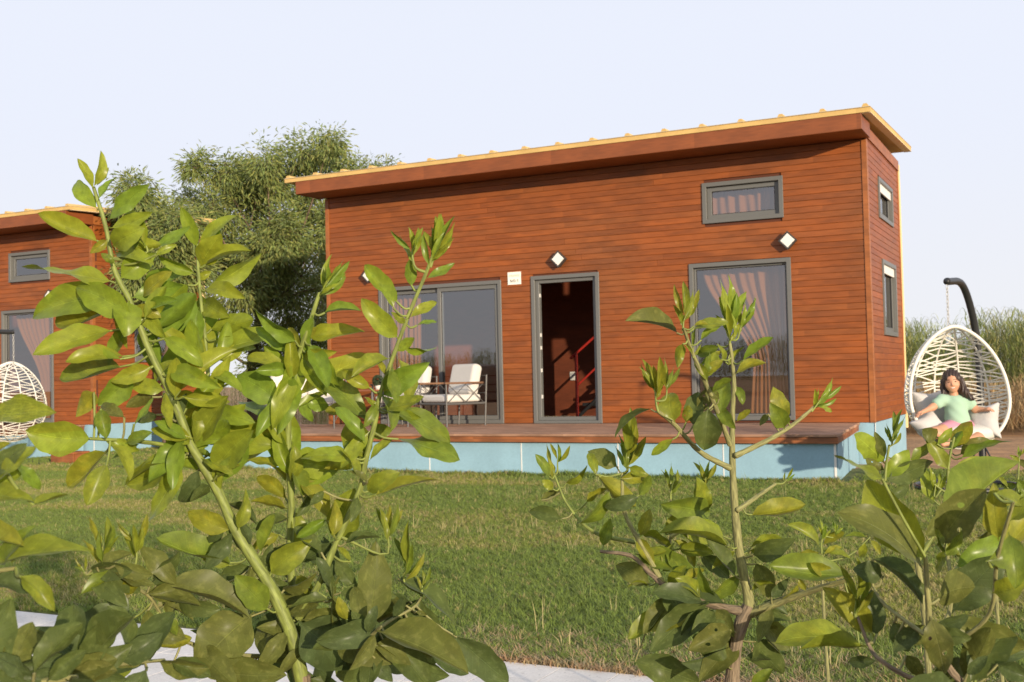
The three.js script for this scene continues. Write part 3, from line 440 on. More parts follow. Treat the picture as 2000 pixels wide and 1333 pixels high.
const caps = (a, b, r1, r2) => { const ba = b.clone().sub(a), L = ba.lengthSq(), pa = V(0, 0, 0); return p => { pa.copy(p).sub(a); const t = Math.max(0, Math.min(1, pa.dot(ba) / L)); return pa.addScaledVector(ba, -t).length() - (r1 + (r2 - r1) * t); }; };
const ell = (c, r, q) => { const d = V(0, 0, 0), qi = q && q.clone().invert(); return p => { d.copy(p).sub(c); if (qi) d.applyQuaternion(qi); const k0 = Math.hypot(d.x / r.x, d.y / r.y, d.z / r.z), k1 = Math.hypot(d.x / r.x ** 2, d.y / r.y ** 2, d.z / r.z ** 2); return k1 ? k0 * (k0 - 1) / k1 : -Math.min(r.x, r.y, r.z); }; };
const union = (fs, k) => p => { let d = fs[0](p); for (let i = 1; i < fs.length; i++) d = smin(d, fs[i](p), k); return d; };
{
  const J = (px, py, dd) => at(px, py, eggD + dd), T = -0.10;   // T: the body sits this much nearer than the basket's middle
  const cq = new THREE.Quaternion().setFromAxisAngle(V(0, 1, 0), yaw * -1 + Math.PI * 0 + 0.0), faceQ = new THREE.Quaternion().setFromAxisAngle(V(0, 1, 0), 0.12);
  const head = J(1860, 747, T), neck = J(1863, 771, T + 0.015), chest = J(1866, 793, T + 0.01), waist = J(1870, 818, T), hip = J(1874, 834, T - 0.01);
  const sL = J(1841, 781, T + 0.01), sR = J(1890, 783, T + 0.01), eL = J(1822, 796, T - 0.04), wL = J(1801, 806, T - 0.11), eR = J(1905, 800, T - 0.01), wR = J(1925, 800, T - 0.09);
  const kL = J(1826, 846, T - 0.24), aL = J(1868, 857, T - 0.30), kR = J(1912, 858, T - 0.22), aR = J(1862, 864, T - 0.32), hL = J(1862, 836, T - 0.02), hR = J(1886, 838, T - 0.02);
  const g = group('person'); g.position.set(hip.x, 0, hip.z); const off = g.position.clone(), loc = q => q.translate(-off.x, -off.y, -off.z);
  // body (one skin surface): neck, arms, hands with fingers, legs, feet and head
  const hand = (w, e, side) => { const d = w.clone().sub(e).normalize(), n = V(0, 1, 0).addScaledVector(d, -d.y).normalize(), s = d.clone().cross(n).multiplyScalar(side), palm = w.clone().addScaledVector(d, 0.032), fs = [caps(w, palm, 0.017, 0.02), ell(palm, V(0.022, 0.013, 0.022))];
    [[-0.018, 0.030, 0.0055], [-0.006, 0.036, 0.006], [0.006, 0.034, 0.006], [0.017, 0.026, 0.005]].forEach(([o, l, r]) => { const a = palm.clone().addScaledVector(s, o).addScaledVector(d, 0.012), b = a.clone().addScaledVector(d, l * 0.6).addScaledVector(n, -0.004), c = b.clone().addScaledVector(d, l * 0.5).addScaledVector(n, -0.014); fs.push(caps(a, b, r, r), caps(b, c, r, r * 0.85)); });
    const t0 = palm.clone().addScaledVector(s, -0.018).addScaledVector(d, -0.01), t1 = t0.clone().addScaledVector(s, -0.016).addScaledVector(d, 0.018), t2 = t1.clone().addScaledVector(d, 0.018).addScaledVector(n, -0.006); fs.push(caps(t0, t1, 0.008, 0.0065), caps(t1, t2, 0.0065, 0.0055));
    return { f: union(fs, 0.006), c: palm }; };
  const HL = hand(wL, eL, 1), HR = hand(wR, eR, -1);
  const bodyF = union([caps(neck, chest, 0.034, 0.075), caps(head.clone().add(V(0, -0.05, 0)), neck, 0.034, 0.034), caps(sL, eL, 0.036, 0.028), caps(eL, wL, 0.029, 0.018), caps(sR, eR, 0.036, 0.028), caps(eR, wR, 0.029, 0.018), caps(hL, kL, 0.066, 0.05), caps(kL, aL, 0.046, 0.029), caps(aL, aL.clone().add(V(0.07, -0.02, 0.06)), 0.027, 0.022), caps(hR, kR, 0.066, 0.05), caps(kR, aR, 0.046, 0.029), caps(aR, aR.clone().add(V(-0.08, -0.02, 0.05)), 0.027, 0.022), caps(chest, hip, 0.085, 0.085)], 0.03);
  const bb = pts => { const b = new THREE.Box3().setFromPoints(pts).expandByScalar(0.12); return [b.min, b.max]; };
  const parts = [surfaceNets(bodyF, ...bb([neck, sL, sR, wL, wR, kL, kR, aL, aR, hip, head.clone().add(V(0, -0.1, 0))]), 0.011)];
  for (const h of [HL, HR]) parts.push(surfaceNets(h.f, h.c.clone().addScalar(-0.1), h.c.clone().addScalar(0.1), 0.003));
  // head in its own frame: +z out of the face
  const tiltQ = faceQ.clone().multiply(new THREE.Quaternion().setFromAxisAngle(V(0, 0, 1), 0.10)), hp = (x, y, z) => V(x, y, z);
  const headF = (() => { const s = union([ell(hp(0, 0.018, -0.012), V(0.071, 0.085, 0.082)), ell(hp(0, -0.03, 0.016), V(0.054, 0.062, 0.06)), ell(hp(0, -0.072, 0.038), V(0.021, 0.017, 0.019)), ell(hp(-0.032, -0.028, 0.048), V(0.023, 0.022, 0.018)), ell(hp(0.032, -0.028, 0.048), V(0.023, 0.022, 0.018))], 0.022);
    const nose = union([caps(hp(0, 0.004, 0.068), hp(0, -0.022, 0.082), 0.006, 0.0095), ell(hp(-0.008, -0.026, 0.074), V(0.006, 0.005, 0.006)), ell(hp(0.008, -0.026, 0.074), V(0.006, 0.005, 0.006))], 0.008), ears = union([ell(hp(-0.073, -0.008, -0.01), V(0.008, 0.021, 0.014)), ell(hp(0.073, -0.008, -0.01), V(0.008, 0.021, 0.014))], 0.004), so = [ell(hp(-0.028, 0.006, 0.078), V(0.016, 0.01, 0.012)), ell(hp(0.028, 0.006, 0.078), V(0.016, 0.01, 0.012))], lips = ell(hp(0, -0.049, 0.066), V(0.021, 0.006, 0.008));
    return p => { let d = smin(smin(smin(s(p), nose(p), 0.012), ears(p), 0.006), lips(p), 0.006); for (const e of so) d = Math.max(d, -e(p) * 0.7); return d; }; })();
  const place = q => q.applyQuaternion(tiltQ).translate(head.x, head.y, head.z);
  parts.push(place(surfaceNets(headF, V(-0.1, -0.11, -0.12), V(0.1, 0.12, 0.11), 0.0035)));
  const skin = phys(rgb(0.56, 0.28, 0.165), { roughness: 0.55 });
  mesh('body', loc(mergeGeometries(parts)), skin, g);
  const shirtF = (() => { const t = union([caps(chest.clone().add(V(0, 0.01, 0)), waist, 0.093, 0.098), caps(waist, hip, 0.098, 0.102), caps(sL, sR, 0.043, 0.043), caps(sL, sL.clone().lerp(eL, 0.5), 0.046, 0.05), caps(sR, sR.clone().lerp(eR, 0.42), 0.046, 0.05)], 0.035), nk = ell(neck.clone().add(V(0, 0.022, 0.03)), V(0.052, 0.035, 0.05)); return p => Math.max(t(p) + 0.004 * Math.sin(p.y * 70 + p.x * 60) * 0.4, -nk(p)); })();
  mesh('shirt', loc(surfaceNets(shirtF, ...bb([sL, sR, hip, chest]), 0.008)), mat(rgb(0.34, 0.50, 0.37), { roughness: 0.9 }), g).userData.label = 'pale mint short-sleeved top';
  const shF = union([caps(hip, hL, 0.1, 0.075), caps(hL, hL.clone().lerp(kL, 0.45), 0.075, 0.066), caps(hip, hR, 0.1, 0.075), caps(hR, hR.clone().lerp(kR, 0.5), 0.075, 0.066)], 0.04);
  mesh('shorts', loc(surfaceNets(shF, ...bb([hip, hL, hR, kL, kR]), 0.01)), mat(rgb(0.55, 0.24, 0.31), { roughness: 0.9 }), g).userData.label = 'pink and lilac shorts';
  const hairF = (() => { const s = union([ell(hp(0, 0.028, -0.022), V(0.084, 0.092, 0.09)), caps(hp(-0.07, 0.0, -0.02), hp(-0.085, -0.11, 0.0), 0.03, 0.024), caps(hp(-0.05, -0.04, -0.05), hp(-0.05, -0.12, -0.04), 0.05, 0.04), caps(hp(0.068, 0.0, -0.02), hp(0.095, -0.10, -0.01), 0.034, 0.03), caps(hp(0.095, -0.10, -0.01), hp(0.15, -0.17, 0.0), 0.032, 0.016), caps(hp(0.05, -0.04, -0.05), hp(0.08, -0.15, -0.04), 0.05, 0.035)], 0.03), face = ell(hp(0, -0.03, 0.085), V(0.058, 0.092, 0.075));
    return p => Math.max(s(p) + 0.0035 * Math.sin(p.x * 230 + Math.sin(p.y * 40) * 1.5), -face(p)); })();
  mesh('hair', loc(place(surfaceNets(hairF, V(-0.16, -0.24, -0.16), V(0.22, 0.15, 0.12), 0.005))), mat(rgb(0.035, 0.018, 0.013), { roughness: 0.5 }), g).userData.label = 'long dark brown hair';
  const dark = mat(rgb(0.02, 0.012, 0.01), { roughness: 0.3 });
  for (const s of [-1, 1]) { mesh('eye', loc(place(new THREE.SphereGeometry(1, 12, 8).scale(0.0095, 0.0042, 0.005).translate(s * 0.028, 0.004, 0.067))), dark, g); mesh('eyebrow', loc(place(tube([V(s * 0.016, 0.021, 0.074), V(s * 0.03, 0.025, 0.07), V(s * 0.042, 0.02, 0.06)], 0.0022, 5, 6))), dark, g); }
  mesh('mouth', loc(place(tube([V(-0.019, -0.044, 0.068), V(-0.009, -0.0495, 0.0735), V(0.009, -0.0495, 0.0735), V(0.019, -0.044, 0.068)], t => 0.0015 + 0.004 * Math.sin(Math.PI * t), 6, 10))), mat(rgb(0.78, 0.66, 0.6), { roughness: 0.4 }), g);
  tag(g, 'smiling seated child with long dark hair in mint top, arms spread', 'person');
}

// ---------------------------------------------------------------- trees, reeds, dry grass
function leafCloud(N, pick, len, wid, droop, cols) { // narrow pointed leaves, each with its own tone
  const P = new Float32Array(N * 12), C = new Float32Array(N * 12), I = new Uint32Array(N * 6);
  for (let i = 0; i < N; i++) { const [c, dir] = pick(i), l = len * R(0.6, 1.25), w = wid * R(0.7, 1.2), d = V(dir.x + R(-0.7, 0.7), dir.y - droop + R(-0.45, 0.45), dir.z + R(-0.7, 0.7)).normalize(), s = V(R(-1, 1), R(-1, 1), R(-1, 1)).cross(d).normalize(), m = c.clone().addScaledVector(d, l * 0.45).addScaledVector(V(0, 1, 0), l * 0.06), e = c.clone().addScaledVector(d, l);
    P.set([c.x, c.y, c.z, m.x + s.x * w, m.y + s.y * w, m.z + s.z * w, m.x - s.x * w, m.y - s.y * w, m.z - s.z * w, e.x, e.y, e.z], i * 12);
    const q = cols[Math.floor(rnd() * cols.length)], v = R(0.75, 1.25); for (let k = 0; k < 4; k++) C.set([q[0] * v, q[1] * v, q[2] * v], i * 12 + k * 3);
    I.set([i * 4, i * 4 + 1, i * 4 + 2, i * 4 + 1, i * 4 + 3, i * 4 + 2], i * 6); }
  const g = new THREE.BufferGeometry(); g.setAttribute('position', new THREE.BufferAttribute(P, 3)); g.setAttribute('color', new THREE.BufferAttribute(C, 3)); g.setIndex(new THREE.BufferAttribute(I, 1)); g.computeVertexNormals(); return g;
}
const barkTex = tex(256, 256, (u, v) => 0.78 + 0.55 * (fbm(u * 14, v * 5, 900, 4) - 0.5)); barkTex.repeat.set(3, 1.2);
const barkMat = mat(rgb(0.25, 0.17, 0.11), { map: barkTex, roughness: 0.95, bumpMap: barkTex, bumpScale: 0.01 });
const crownMat = phys(rgb(1, 1, 1), { vertexColors: true, roughness: 0.75, transmission: 0.3, thickness: 0 });
function tree(foot, d0, lobes, nLeaf, label) { // lobes: [px, py, rx, ry] in photo pixels, each given its own distance
  const g = group('tree'), base = onPlane(foot, 838, 0), b0 = at(foot, 800, d0); base.set(b0.x, 0, b0.z); g.position.copy(base);
  const s = d0 / F, cl = [], rel = v => v.sub(base), br = [];
  const fork = V(0, 1.5, 0), mid = V(0.15, 2.6, -0.1);
  mesh('trunk', tube([V(0, -0.1, 0), V(0.04, 0.7, 0.02), fork, mid], t => 0.14 - 0.06 * t, 10, 20), barkMat, g);
  for (const [px, py, rx, ry] of lobes) { const c = rel(at(px, py, d0 + R(-0.9, 0.9))), r = V(rx * s, ry * s, (rx + ry) / 2 * s);
    const start = c.y > 3 ? mid : fork, k = start.clone().lerp(c, 0.5).add(V(R(-0.25, 0.25), R(-0.1, 0.2), R(-0.25, 0.25))); mesh('branch', tube([start.clone(), k, c.clone()], t => 0.03 * (1 - t) + 0.006, 7, 10), barkMat, g);
    const n = Math.round(5 + rx * ry / 230); for (let i = 0; i < n; i++) { const u = R(-1, 1), f = R(0, 6.28), q = Math.sqrt(1 - u * u), rad = Math.pow(rnd(), 0.45), e = V(q * Math.cos(f), u, q * Math.sin(f)), p = c.clone().add(V(e.x * r.x * rad, e.y * r.y * rad, e.z * r.z * rad)); cl.push([p, e, R(0.2, 0.42)]); if (i % 2 === 0) br.push(tube([c.clone().lerp(p, 0.1), c.clone().lerp(p, 0.6).add(V(0, 0.08, 0)), p], 0.009, 4, 4)); } }
  mesh('twig', merge(br), barkMat, g).userData.kind = 'stuff';
  mesh('crown', leafCloud(nLeaf, () => { const [p, e, r] = cl[Math.floor(rnd() * cl.length)], a = V(R(-1, 1), R(-1, 1), R(-1, 1)); return [p.clone().addScaledVector(a, r * R(0.4, 1)), e.clone().multiplyScalar(0.6).addScaledVector(a, 0.5)]; }, 0.13, 0.0135, 0.55, [[0.18, 0.235, 0.05], [0.22, 0.26, 0.055], [0.27, 0.28, 0.065], [0.14, 0.195, 0.045]]), crownMat, g).userData.kind = 'stuff';
  return tag(g, label, 'tree', 'feathery trees between the cabins');
}
tree(492, 23.5, [[640, 320, 60, 45], [642, 280, 22, 24], [560, 345, 55, 55], [590, 300, 30, 25], [700, 345, 60, 32], [745, 335, 22, 14], [430, 345, 55, 45], [385, 330, 18, 25], [385, 400, 40, 50], [470, 400, 70, 55], [560, 420, 75, 60], [630, 400, 50, 50], [420, 480, 65, 60], [520, 500, 80, 60], [600, 500, 55, 65], [570, 590, 70, 55], [460, 570, 65, 50], [610, 640, 35, 60], [540, 670, 60, 45], [580, 730, 45, 50], [450, 640, 40, 35], [650, 450, 45, 50], [640, 560, 40, 60], [690, 400, 40, 40], [505, 365, 50, 40], [520, 320, 36, 34], [480, 335, 30, 30], [540, 540, 80, 55], [470, 500, 55, 50], [600, 700, 40, 60], [510, 730, 45, 40], [410, 420, 45, 45], [545, 460, 70, 50]], 88000, 'tall feathery tree rising behind the left end of the open-door cabin');
tree(330, 19.7, [[262, 385, 38, 32], [300, 420, 45, 35], [345, 450, 40, 35], [255, 450, 40, 40], [310, 500, 50, 45], [350, 540, 45, 45], [270, 530, 35, 40], [330, 600, 40, 40]], 24000, 'smaller feathery tree in front of the farther cabin\'s end wall');
{
  const blade = (P, I, o, dir, L, w, rise, sag) => { const n = 4, s = V(-dir.z, 0, dir.x), b = P.length / 3; for (let i = 0; i <= n; i++) { const t = i / n, ww = w * (1 - t * 0.92), x = o.x + dir.x * L * t, y = o.y + rise * L * t - sag * L * t * t, z = o.z + dir.z * L * t; P.push(x - s.x * ww, y, z - s.z * ww, x + s.x * ww, y, z + s.z * ww); if (i) I.push(b + 2 * i - 2, b + 2 * i - 1, b + 2 * i, b + 2 * i - 1, b + 2 * i + 1, b + 2 * i); } };
  const reed = (h, n) => { const P = [], I = []; blade(P, I, V(0, 0, 0), V(1, 0, 0).multiplyScalar(0.06), h, 0.012, 1, 0); blade(P, I, V(0, 0, 0), V(0, 0, 1).multiplyScalar(0.05), h, 0.012, 1, 0); for (let k = 0; k < n; k++) { const a = k * 2.3 + R(-0.5, 0.5), y = h * (0.25 + 0.73 * k / n); blade(P, I, V(0.06 * y, y, 0), V(Math.cos(a), 0, Math.sin(a)).multiplyScalar(0.55), R(0.4, 0.7), 0.014, R(0.7, 1.3), R(0.6, 1.3)); } const g = new THREE.BufferGeometry(); g.setAttribute('position', new THREE.Float32BufferAttribute(P, 3)); g.setIndex(I); g.computeVertexNormals(); return g; };
  const rm = phys(rgb(1, 1, 1), { roughness: 0.8, transmission: 0.2, thickness: 0 });
  const field = (name, geo, n, place, cols, label, cat) => { const im = new THREE.InstancedMesh(geo, rm, n), m4 = new THREE.Matrix4(), q = new THREE.Quaternion(), c = new THREE.Color(); for (let i = 0; i < n; i++) { const [x, z, s] = place(); q.setFromEuler(new THREE.Euler(R(-0.1, 0.1), R(0, 6.28), R(-0.1, 0.1))); m4.compose(V(x, -0.03, z), q, V(s * R(0.8, 1.1), s, s * R(0.8, 1.1))); im.setMatrixAt(i, m4); const k = cols[Math.floor(rnd() * cols.length)], v = R(0.7, 1.25); im.setColorAt(i, c.setRGB(k[0] * v, k[1] * v, k[2] * v)); } im.name = numbered(name); im.castShadow = im.receiveShadow = true; scene.add(im); im.userData = { kind: 'stuff', label, category: cat }; };
  const gr = [[0.23, 0.28, 0.06], [0.28, 0.31, 0.08], [0.34, 0.32, 0.11], [0.18, 0.23, 0.055]], tan = [[0.42, 0.28, 0.13], [0.48, 0.34, 0.17], [0.36, 0.22, 0.10], [0.30, 0.22, 0.10]];
  const hump = x => 0.86 + 0.16 * vnoise(x * 0.8, 3, 77) + (x > -0.7 && x < 0.25 ? -0.16 : 0);
  field('reed_thicket', reed(2.35, 22), 5200, () => { const x = R(-4.5, 9), z = R(-13.5, -9.2); return [x, z, hump(x + (z + 9) * 0.12) * R(0.72, 1.1)]; }, gr, 'tall green reed thicket behind the occupied egg chair', 'reeds');
  field('reed_thicket', reed(2.3, 14), 2200, () => { const x = R(-34, -9), z = R(-18, -12); return [x, z, 0.62 * R(0.6, 1.05)]; }, [...gr, [0.36, 0.26, 0.12]], 'low reeds and brush behind the tree between the cabins', 'reeds');
  field('reed_thicket', reed(2.6, 18), 5000, () => { const x = R(-45, 22), z = R(52, 57); return [x, z, R(1.1, 1.4) * (0.8 + 0.4 * vnoise(x * 0.5, 1, 88))]; }, gr, 'far reed bank mirrored in the cabin windows', 'reeds');
  field('dry_grass', reed(0.9, 9), 3000, () => { const x = R(-3.5, 7), z = R(-9.4, -6.2); return [x, z, R(0.5, 1.05)]; }, tan, 'tall dry tan grass below the reeds', 'dry grass');
  field('dry_grass', reed(0.7, 8), 2200, () => { const x = R(-26, -8.8), z = R(-12, -4.2); return [x, z, R(0.4, 1.0)]; }, [...tan, ...gr], 'dry brush on the ground between the cabins', 'dry grass');
}

// ---------------------------------------------------------------- citrus saplings in the foreground
function leafGeo(v) { // unit leaf: base at origin, tip at y = 1, greatest width 1, face towards +z
  const NL = 16, NW = 6, P = [], U = [], I = [], young = v >= 10, k = v % 10;
  const fold = [0.55, 0.3, 0.95, 0.5, 0.2, 0.8, 0.45, 0.35, 1.2, 0.6][k], curl = [0.5, 1.1, -0.4, 1.5, 0.3, 0.8, 1.9, -0.7, 0.9, 1.3][k], wav = [0.05, 0.12, 0.04, 0.07, 0.15, 0.09, 0.06, 0.12, 0.05, 0.1][k], tw = [0.3, -0.5, 0.5, 0.1, -0.9, 0.8, 0.4, -0.3, 0.2, -0.7][k], side = [0, 0.06, -0.08, 0.1, -0.05, 0.04, -0.1, 0.07, 0, -0.06][k];
  const e1 = young ? 0.75 : [0.55, 0.6, 0.5, 0.62, 0.55, 0.6, 0.52, 0.58, 0.6, 0.5][k], e2 = young ? 1.05 : [0.75, 0.9, 0.7, 1.0, 0.8, 0.85, 0.72, 0.95, 0.8, 0.9][k], um = e1 / (e1 + e2), wm = Math.pow(um, e1) * Math.pow(1 - um, e2);
  const mid = [[0, 0]]; for (let j = 1; j <= NL; j++) { const t = (j - 0.5) / NL, a = curl * (t - 0.25) + (t < 0.12 ? 0.2 * curl : 0); mid.push([mid[j - 1][0] + Math.cos(a) / NL, mid[j - 1][1] - Math.sin(a) / NL]); }
  const [ty, tz] = mid[NL], L = Math.hypot(ty, tz), c = ty / L, sn = tz / L;
  for (let j = 0; j <= NL; j++) { const t = j / NL, u = Math.max(0, (t - 0.1) / 0.9), w = Math.max(0.5 * Math.pow(u, e1) * Math.pow(1 - u, e2) / wm * (1 + 0.05 * Math.sin(t * 19 + v * 3)), t < 0.12 ? 0.026 : 0.003), my = (mid[j][0] * c + mid[j][1] * sn) / L, mz = (-mid[j][0] * sn + mid[j][1] * c) / L, a = tw * (t - 0.35);
    for (let i = 0; i <= NW; i++) { const s = i / NW * 2 - 1, x = s * w, f = u > 0 ? fold * w * Math.pow(Math.abs(s), 1.4) * 0.5 + wav * 0.5 * Math.sin(t * 14 + (s > 0 ? 2.1 : 0) + v * 2) * Math.abs(s) ** 2 * w * 1.6 : 0;
      P.push(x * Math.cos(a) - f * Math.sin(a) + side * Math.sin(Math.PI * t), my, mz + f * Math.cos(a) + x * Math.sin(a)); U.push(s * 0.5 + 0.5, t); } }
  for (let j = 0; j < NL; j++) for (let i = 0; i < NW; i++) { const a = j * (NW + 1) + i, b = a + NW + 1; I.push(a, a + 1, b, a + 1, b + 1, b); }
  const g = new THREE.BufferGeometry(); g.setAttribute('position', new THREE.Float32BufferAttribute(P, 3)); g.setAttribute('uv', new THREE.Float32BufferAttribute(U, 2)); g.setIndex(I); g.computeVertexNormals(); return g;
}
const leafGeos = Array.from({ length: 16 }, (_, i) => leafGeo(i));
const veinAt = (u, v) => { const s = Math.abs(u - 0.5) * 2, mid = Math.max(0, 1 - s / 0.035), q = (v - s * 0.16) * 9, lat = Math.max(0, 1 - Math.abs(q - Math.round(q)) / 0.07) * (1 - s * 0.7); return [mid, lat]; };
const leafTex = (sd, dust, blot) => tex(256, 256, (u, v) => { const [m, l] = veinAt(u, v), n = fbm(u * 4 + sd, v * 8, sd, 4), f = vnoise(u * 70, v * 120, sd + 3), b = fbm(u * 3 + 9, v * 6 + sd, sd + 40, 3); let k = 0.78 + 0.22 * (n - 0.5) + 0.05 * (f - 0.5) + 0.2 * m + 0.09 * l; const y = Math.max(0, (b - 0.55) * blot); const e = Math.max(0, fbm(u * 9, v * 14, sd + 70, 3) - 0.58) * dust; return [k + y * 0.5 + e * 0.9, k + y * 0.28 + e * 0.75, k - y * 0.1 + e * 1.2 + m * 0.1]; });
const lb = tex(256, 256, (u, v) => { const [m, l] = veinAt(u, v); return 0.6 - 0.5 * m - 0.25 * l + 0.1 * vnoise(u * 40, v * 80, 3); }, false);
const lt = [leafTex(1, 0.1, 0.3), leafTex(2, 0.4, 0.6), leafTex(3, 0.6, 0.4)];
const holeTex = tex(256, 256, (u, v) => (Math.hypot((u - 0.33) * 1.1, (v - 0.62) * 2) < 0.075 + 0.03 * vnoise(u * 20, v * 20, 1) || Math.hypot((u - 0.74) * 1.1, (v - 0.36) * 2) < 0.05 + 0.03 * vnoise(u * 20, v * 20, 2) ? 0 : 1), false);
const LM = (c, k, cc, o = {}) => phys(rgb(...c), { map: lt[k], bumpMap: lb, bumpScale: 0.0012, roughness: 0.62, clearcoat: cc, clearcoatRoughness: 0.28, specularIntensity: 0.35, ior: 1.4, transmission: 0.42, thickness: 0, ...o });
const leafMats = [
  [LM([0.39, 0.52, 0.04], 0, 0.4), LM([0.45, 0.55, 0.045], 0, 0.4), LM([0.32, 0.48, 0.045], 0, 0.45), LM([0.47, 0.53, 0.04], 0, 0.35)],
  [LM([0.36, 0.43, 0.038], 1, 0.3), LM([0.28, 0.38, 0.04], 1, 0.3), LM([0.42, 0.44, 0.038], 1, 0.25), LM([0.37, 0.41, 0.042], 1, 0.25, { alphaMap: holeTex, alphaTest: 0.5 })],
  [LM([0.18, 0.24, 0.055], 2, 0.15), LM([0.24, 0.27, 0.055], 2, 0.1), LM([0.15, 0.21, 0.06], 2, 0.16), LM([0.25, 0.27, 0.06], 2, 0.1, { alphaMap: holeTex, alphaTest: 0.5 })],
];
const barkFine = barkTex.clone(); barkFine.repeat.set(30, 12); barkFine.needsUpdate = true;
const stemYoung = mat(rgb(0.30, 0.36, 0.075), { map: barkFine, roughness: 0.6 }), stemMid = mat(rgb(0.36, 0.35, 0.13), { map: barkFine, roughness: 0.75, bumpMap: barkFine, bumpScale: 0.0012 }), stemOld = mat(rgb(0.33, 0.25, 0.16), { map: barkFine, roughness: 0.9, bumpMap: barkFine, bumpScale: 0.003 });
const FR = { a: [0, 250, 2.857], b: [0, 600, 2.857], c: [0, 900, 2.857], d: [500, 400, 2.667], e: [560, 840, 2.704], f: [1000, 600, 3.077], g: [1000, 850, 2], r: [1560, 820, 2.598], p: [0, 0, 1] };
const px = (k, x, y) => [FR[k][0] + x / FR[k][2], FR[k][1] + y / FR[k][2]];
function citrus(label, spec) {
  const g = group('citrus_sapling'), stems = [], D = spec.depth; let foot = null;
  for (const s of spec.stems) { const pts = s.p.map(([k, x, y], i) => { const [a, b] = px(k, x, y), d = D + (s.d0 || 0) + ((s.d1 ?? s.d0 ?? 0) - (s.d0 || 0)) * i / (s.p.length - 1); return { a, b, d, v: at(a, b, d) }; });
    if (s.ground) { const l = pts[pts.length - 1].v; foot = V(l.x + 0.02, 0, l.z); }
    stems.push({ pts, s }); }
  if (!foot) foot = at(spec.foot, 1333, D).setY(0); g.position.copy(foot); const rel = v => v.clone().sub(foot), samples = [];
  for (const { pts, s } of stems) { const vs = pts.map(q => rel(q.v)); if (s.ground) vs.push(V((vs[vs.length - 1].x) * 0.6, vs[vs.length - 1].y * 0.5, 0), V(0, -0.03, 0)); const [r0, r1] = s.r;
    mesh(s.ground ? 'trunk' : 'branch', tube(vs, t => (r0 + (r1 - r0) * t) * (spec.thin || 1) * (1 + 0.07 * vnoise(t * 26, s.r[0] * 900, 4) + 0.05 * Math.sin(t * 47)) - 0.0003, 8, vs.length * 6), s.m === 2 ? stemOld : s.m === 1 ? stemMid : stemYoung, g);
    for (let i = 0; i + 1 < pts.length; i++) for (let k = 0; k < 8; k++) { const t = k / 8, A = pts[i], B = pts[i + 1]; samples.push([A.a + (B.a - A.a) * t, A.b + (B.b - A.b) * t, A.d + (B.d - A.d) * t]); } const L = pts[pts.length - 1]; samples.push([L.a, L.b, L.d]); }
  const near = (a, b) => samples.reduce((m, q) => { const e = (q[0] - a) ** 2 + (q[1] - b) ** 2; return e < m[0] ? [e, q] : m; }, [1e9, samples[0]]);
  const put = (a, b, c, d, w, type, narrow) => { if (!narrow && type < 2) w *= 0.86; const [e2, q] = near(a, b), bd = q[2] + R(-0.02, 0.02), L0 = Math.hypot(c - a, d - b) * bd / F, lean = narrow ? R(-0.35, 0.35) : R(-0.6, 0.6), td = bd + lean * L0, B = at(a, b, bd), T = at(c, d, td), dir = T.clone().sub(B), L = dir.length(); dir.normalize();
    if (Math.sqrt(e2) > 9) { const S = at(q[0], q[1], q[2]); mesh('petiole', tube([rel(S), rel(S.clone().lerp(B, 0.5).add(V(0, -0.004, 0))), rel(B.clone().addScaledVector(dir, L * 0.06))], 0.0016, 5, 6), type === 2 ? stemMid : stemYoung, g); }
    const toCam = CAM.clone().sub(B).normalize(), w3 = narrow ? 0.2 : Math.max(w, type === 0 ? 0.31 : 0.38), ra = Math.acos(Math.min(1, w / w3)) * 0.95, sg = rnd() < 0.85 ? 1 : -1, jit = R(-0.12, 0.12); let n = toCam.clone().addScaledVector(dir, -toCam.dot(dir)).normalize(); { const A = n.clone().applyAxisAngle(dir, ra), B2 = n.clone().applyAxisAngle(dir, -ra), better = A.dot(SUN) > B2.dot(SUN) ? 1 : -1; n.applyAxisAngle(dir, sg * better * ra + jit); } const s = dir.clone().cross(n);
    if (!narrow && n.y < -0.15 && rnd() < 0.7) { n.negate(); s.negate(); }
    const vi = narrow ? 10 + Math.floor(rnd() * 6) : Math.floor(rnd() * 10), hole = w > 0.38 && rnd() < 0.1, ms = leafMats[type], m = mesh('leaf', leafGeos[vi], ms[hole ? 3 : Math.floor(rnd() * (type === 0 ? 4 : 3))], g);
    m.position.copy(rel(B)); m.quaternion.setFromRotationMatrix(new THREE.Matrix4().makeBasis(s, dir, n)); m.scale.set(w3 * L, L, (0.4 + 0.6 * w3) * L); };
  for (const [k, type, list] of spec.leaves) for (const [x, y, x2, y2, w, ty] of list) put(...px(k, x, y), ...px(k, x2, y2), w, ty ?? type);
  for (const [k, x, y, dx, dy, n, len, type] of spec.shoots || []) { const [a, b] = px(k, x, y), sc = len / FR[k][2], an = Math.atan2(dy, dx), q0 = near(a, b)[1], ex = a + Math.cos(an) * sc * 0.5, ey = b + Math.sin(an) * sc * 0.5; mesh('shoot', tube([rel(at(q0[0], q0[1], q0[2])), rel(at(a, b, q0[2])).add(V(0, 0.0005, 0)), rel(at(ex, ey, q0[2]))], t => 0.0024 - 0.0012 * t, 6, 8), stemYoung, g); for (let i = 0; i <= 10; i++) samples.push([a + (ex - a) * i / 10, b + (ey - b) * i / 10, q0[2]]); for (let i = 0; i < n; i++) { const f = (i / Math.max(1, n - 1) - 0.5), t = an + f * 1.05 + R(-0.12, 0.12), l = 1.25 * sc * R(0.6, 1) * (1 - 0.5 * Math.abs(f)), o = sc * R(0, 0.5), ax = a + Math.cos(an) * o, ay = b + Math.sin(an) * o; put(ax, ay, ax + Math.cos(t) * l, ay + Math.sin(t) * l, 0.17, type ?? 0, true); } }
